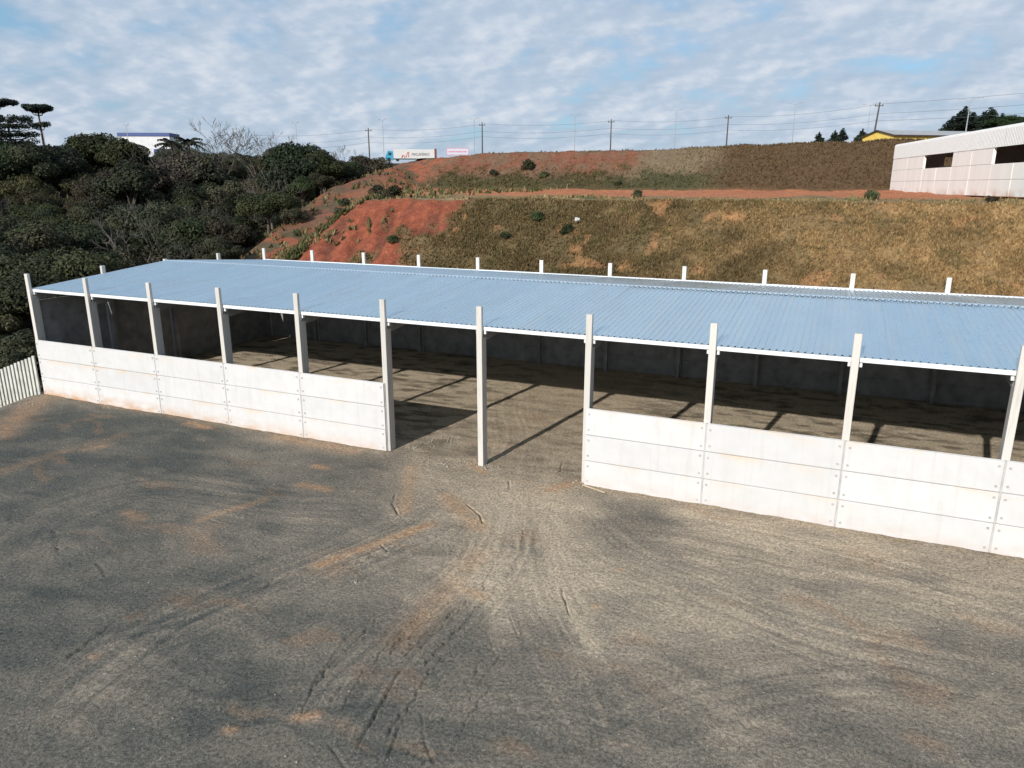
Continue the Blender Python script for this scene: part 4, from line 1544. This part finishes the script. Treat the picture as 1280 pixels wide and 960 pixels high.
GL = {'dome': 'dark rounded evergreen in the wood left of the shed', 'dome2': 'mid green rounded tree in the wood left of the shed',
      'broad': 'broad spreading green tree in the wood left of the shed', 'olive': 'olive green loose tree in the wood left of the shed',
      'tall': 'narrow dark green tree in the wood left of the shed', 'brown': 'brownish half bare tree in the wood left of the shed',
      'brown2': 'wide grey brown thin tree in the wood left of the shed'}
rw = random.Random(99)
cnt = 0
for tries in range(9000):
    u = rw.uniform(-110, 462)
    D = 58 + 150 * rw.random() ** 1.15
    p = far(u, 300, D)
    x, y = p[0], p[1]
    xw = float(np.interp(y, [-60, 0, 18, 30, 36, 70, 110, 160, 200, 300], [22, 0.2, -5.0, -12, -16, -30, -44, -66, -84, -120]))
    if x > xw - 3.2:
        continue
    md = 4.1 if D < 110 else 5.2
    if any((x - a) ** 2 + (y - c) ** 2 < md * md for a, c in placed):
        continue
    k = rw.choice(kinds)
    gz = h1(x, y)
    Hn = rw.uniform(6.0, 9.5) if D > 80 else rw.uniform(5.0, 8.0)
    edge_d = (xw - x)
    if edge_d < 9:
        Hn *= .55 + .05 * edge_d
    vlim = float(np.interp(u, SKY_U, SKY_V))
    zlim = far(u, vlim + 2, D)[2]
    Hn = min(Hn, zlim - gz)
    if Hn < 2.6:
        continue
    placed.append((x, y))
    o = plant(k, x, y, Hn / NT[k], wood_label(k, u, D, Hn), group='trees of the wood left of the shed', zs=rw.uniform(.92, 1.06))
    USED.setdefault(o['label'], []).append((u, o))
    cnt += 1
    if cnt > 260:
        break

for lb, lst in USED.items():
    if len(lst) > 1:
        lst.sort(key=lambda q: q[0])
        words_ = ['left', 'right'] if len(lst) == 2 else ['leftmost'] + (['middle'] if len(lst) == 3 else ['inner left', 'inner right', 'inner'][:len(lst) - 2]) + ['rightmost']
        for (u, o), w_ in zip(lst, words_):
            o['label'] = w_ + ' ' + lb.replace('middling ', '')

# trees at the right skyline
for k, (u, v, D, key, lb) in enumerate([
        (1024, 165, 205, 'conifer2', 'small dark conifer leftmost on the right skyline'), (1044, 163, 205, 'conifer2', 'small dark conifer second from left on the right skyline'),
        (1054, 160, 208, 'conifer', 'pointed dark conifer left of the leaning pole'), (1079, 161, 206, 'conifer2', 'small dark conifer just behind the leaning pole'),
        (1191, 146, 196, 'conifer2', 'low dark pine leftmost of the group over the white warehouse'), (1208, 133, 194, 'conifer', 'tallest dark pine behind the pale street light'),
        (1217, 140, 196, 'conifer', 'dark pine right of the pale street light'), (1231, 140, 198, 'conifer2', 'dark pine left of the pointed pine over the white warehouse'),
        (1240, 134, 196, 'conifer', 'pointed dark pine over the white warehouse roof'), (1254, 142, 198, 'conifer2', 'rounded dark pine right of the pointed pine'),
        (1268, 140, 192, 'dome', 'dark spreading tree near the right edge over the warehouse roof'), (1286, 142, 192, 'dome', 'dark spreading tree cut by the right edge over the warehouse')]):
    named(key, u, v, D, lb, 'conifer' if key.startswith('con') else 'broadleaf_tree', wide=1.9 if u > 1150 else 1.5)


# shrubs on the slopes
def shrub_mesh(seed, leaf):
    return leaf_mesh('foliage', dome_blobs(1.0, .7, .45, 11, seed, .9), 1500, .085, seed, M[leaf], shell=.3)


shm = [shrub_mesh(61, 'shrub'), shrub_mesh(62, 'leaf_olive'), shrub_mesh(63, 'leaf_mid')]


def ground_hit(u, v):
    d = ray(u, v)
    d = d / math.hypot(d[0], d[1])
    D = np.linspace(70, 220, 900)
    px, py, pz = CAMP[0] + d[0] * D, CAMP[1] + d[1] * D, CAMP[2] + d[2] * D
    hz = height(px, py)
    k = np.argmax(hz > pz)
    return px[k], py[k], hz[k]


SHR = [(473, 244, 1.6, 2, 'left one of two dark bushes above the red cut'), (494, 246, 1.5, 2, 'right one of two dark bushes above the red cut'),
       (483, 249, 1.4, 1, 'pale green low bush between the two dark ones above the red cut'), (660, 212, 1.6, 2, 'dark bush high on the red part of the upper embankment'),
        (680, 222, 1.3, 0, 'green bush right of the dark pair on the upper embankment'),
       (617, 220, 1.2, 1, 'grey green bush at the left on the upper embankment'), (1088, 250, 1.0, 0, 'round pale bush on the terrace left of the white warehouse'),
       (672, 275, 1.0, 0, 'green bush on the left of the grassy slope'), (709, 296, .9, 2, 'dark green bush in the middle of the grassy slope'),
        (631, 298, .8, 0, 'small green tuft far left on the grassy slope'),
       (797, 246, .9, 0, 'grey bush at the edge of the terrace above the slope'), 
        
       (491, 303, .9, 0, 'green bush on the red cut above the roof'), (432, 258, 1.1, 2, 'dark bush at the top of the grassy ridge by the ramp'),
       (425, 268, 1.0, 1, 'grey green bush on the ridge beside the ramp'), (372, 295, .8, 0, 'small green bush on the dirt ramp'),
        
        (773, 232, .9, 2, 'dark bush at the foot of the upper embankment'),
        
       (1240, 254, .7, 1, 'low bush in front of the white warehouse wall')]
for u, v, s, mi, lb in SHR:
    x, y, z = ground_hit(u, v)
    o = tag(ob('bush', None, None, (x, y, z - .1), random.uniform(0, 6), (s * .8 * random.uniform(.8, 1.2), s * .8, s * random.uniform(.75, 1.05))), lb, 'bush', 'bushes on the slopes')
    ob('foliage', shm[mi], o)


# grass: countless tufts, one object per slope
def grass(name, xr, yr, n, size, colfun, seed, dens=None):
    r = np.random.default_rng(seed)
    x = r.uniform(*xr, n)
    y = r.uniform(*yr, n)
    if dens is not None:
        keep = r.random(n) < dens(x, y)
        x, y = x[keep], y[keep]
        n = len(x)
    z = height(x, y)
    nb = 3
    a = r.uniform(0, 6.28, (n, nb))
    lean = r.uniform(.15, .9, (n, nb))
    hgt = size * (.5 + r.random((n, nb)) * .9) * (0.6 + 0.8 * fbm(x * .6, y * .6, seed))[:, None]
    wd = .10 * size / .3 * (.6 + r.random((n, nb)))
    bx, by = x[:, None] + r.normal(0, .06, (n, nb)), y[:, None] + r.normal(0, .06, (n, nb))
    dx, dy = np.cos(a), np.sin(a)
    v0 = np.stack([bx - dy * wd, by + dx * wd, np.broadcast_to(z[:, None], bx.shape) - .02], -1)
    v1 = np.stack([bx + dy * wd, by - dx * wd, np.broadcast_to(z[:, None], bx.shape) - .02], -1)
    v2 = np.stack([bx + dx * lean * hgt, by + dy * lean * hgt, z[:, None] + hgt], -1)
    V = np.stack([v0, v1, v2], 2).reshape(-1, 3)
    c = colfun(x, y, z)
    c = np.repeat(c * (0.75 + 0.55 * r.random(n))[:, None], nb * 3, 0)
    me = mesh_np(name, V, np.arange(len(V)).reshape(-1, 3), False, {'Col': c})
    me.materials.append(M['grass'])
    return me


mt, t, bs = mat('grass_blades')
a_ = nd(t, 'ShaderNodeAttribute', attribute_name='Col').outputs['Color']
lk(t, a_, bs.inputs['Base Color'])
bs.inputs['Roughness'].default_value = 0.9
bs.inputs['Specular IOR Level'].default_value = 0.1
M['grass'] = mt


def gcol(x, y, z):
    c = terrain_colour(x, y, z) * 1.2
    bare = sst(1.7, 2.4, c[:, 0] / np.maximum(c[:, 1], 1e-3))
    c = lerp(c, (0.17, 0.13, 0.06), bare)
    k = sst(0.58, 0.72, fbm(x * 0.8, y * 0.8, 303))
    return lerp(c, (0.085, 0.085, 0.034), k * np.where(y > 96, .15, .45))


def den1(x, y):
    d = 0.25 + 0.75 * sst(.35, .55, fbm(x * .5, y * .5, 401))
    d = d * (1 - .85 * erosion(x, y))
    bare = (x + (fbm(x * .5, y * .5, 33) - .5) * 3.5 < 7.3) & (x > -12) & (y > 24)
    return np.where(bare, 0.13 * sst(.56, .66, fbm(x * .33, y * .33, 91) + (35.5 - y) * .02) * 2.2, d)


o = ob('dry_grass', grass('dry_grass', (-12, 64), (25, 43.5), 100000, .20, gcol, 5, den1), kind='stuff')
tag(o, 'dry tan grass covering the slope behind the shed', 'grass')


def den2(x, y):
    return np.where(y < 52, .25 * sst(.48, .62, fbm(x * .35, y * .2, 405)), np.where(y < 97.5, .0, 0.5 * np.maximum(sst(14, 24, x), (1 - sst(101, 105, y)) * sst(-32, -26, x)) + .06 * sst(-30, -22, x)))


o = ob('embankment_grass', grass('embankment_grass', (-36, 60), (44, 112), 80000, .28, gcol, 6, den2), kind='stuff')
tag(o, 'brown and green grass on the terrace and upper embankment', 'grass')


def den3(x, y):
    xb = -9 - 0.45 * np.clip(y - 43, 0, 67)
    d = np.abs(x - xb)
    return np.clip(np.exp(-(d / 3.0) ** 2) * (1 - sst(46, 54, y)) + .05, 0, 1) * sst(.38, .52, fbm(x * .45, y * .45, 407))


def gcol3(x, y, z):
    c = np.tile([0.17, 0.14, 0.07], (len(x), 1))
    return lerp(c, (0.07, 0.08, 0.032), sst(.42, .6, fbm(x * .6, y * .6, 309)))


o = ob('ridge_grass', grass('ridge_grass', (-46, 0), (24, 100), 30000, .55, gcol3, 8, den3), kind='stuff')
tag(o, 'tall straw grass along the ridge between ramp and red cut', 'grass')

# ---------------------------------------------------------------- loose stones in the yard
r = np.random.default_rng(17)


def stones(name, pos, size, seed):
    r = np.random.default_rng(seed)
    base_v = np.array([(1, 0, 0), (-1, 0, 0), (0, 1, 0), (0, -1, 0), (0, 0, 1), (0, 0, -1)], float)
    tri = np.array([(0, 2, 4), (2, 1, 4), (1, 3, 4), (3, 0, 4), (2, 0, 5), (1, 2, 5), (3, 1, 5), (0, 3, 5)])
    n = len(pos)
    an = r.uniform(0, 6.28, n)
    V = base_v[None] * (0.6 + .8 * r.random((n, 6, 1))) * np.stack([size, size * .8, size * .6], -1)[:, None]
    ca, sa = np.cos(an)[:, None], np.sin(an)[:, None]
    V = np.stack([V[..., 0] * ca - V[..., 1] * sa, V[..., 0] * sa + V[..., 1] * ca, V[..., 2]], -1) + pos[:, None]
    Fc = (tri[None] + (np.arange(n) * 6)[:, None, None]).reshape(-1, 3)
    me = mesh_np(name, V.reshape(-1, 3), Fc)
    me.materials.append(M['stone'])
    return me


def yard_z(x, y):
    _, z = yard_fields(x, y)
    return z


n = 5000
x, y = r.uniform(3, 56, n), r.uniform(-21, 15, n)
sz = .012 + .030 * r.random(n) ** 5
for u, v, sp, k in [(555, 580, .45, 50), (588, 579, .25, 45), (606, 583, .25, 50), (610, 588, .25, 30), (515, 560, .3, 30), (722, 605, .4, 45), (530, 575, .4, 20),
                    (1000, 520, 3, 90), (1150, 540, 3, 90), (20, 505, .8, 120), (445, 727, .12, 14), (560, 550, .8, 60), (330, 445, 2, 100)]:
    g = G(u, v)
    x = np.concatenate([x, g[0] + r.normal(0, sp, k)])
    y = np.concatenate([y, g[1] + r.normal(0, sp * .6, k)])
    sz = np.concatenate([sz, .02 + .06 * r.random(k) ** 3])
z = yard_z(x, y)
o = ob('loose_stones', stones('loose_stones', np.stack([x, y, z + sz * .2], -1), sz, 3), kind='stuff')
tag(o, 'pale loose stones scattered over the gravel yard', 'stones')

# a few pieces of debris
for u, v, L, an, lb in [(742, 612, 1.2, -.35, 'thin pale batten lying at the foot of the right wall'), ]:
    g = G(u, v)
    b = MB()
    b.box(-L / 2, L / 2, -.035, .035, 0, .05, 0, .006)
    o = ob('wooden_batten', b.mesh('wooden_batten', plain('pale_wood', (0.45, 0.36, 0.25), .8)), None, (g[0], g[1], yard_z(np.array([g[0]]), np.array([g[1]]))[0] + .01), an)
    tag(o, lb, 'batten')
g = ground_hit(721, 277)
b = MB()
b.box(-.22, .22, -.15, .15, 0, .3, 0, .03)
o = ob('white_sack', b.mesh('white_sack', M['whitewall']), None, (g[0], g[1], g[2]), .5)
o.rotation_euler = (.35, .2, .5)
tag(o, 'small white sack lying on the grassy slope', 'sack')
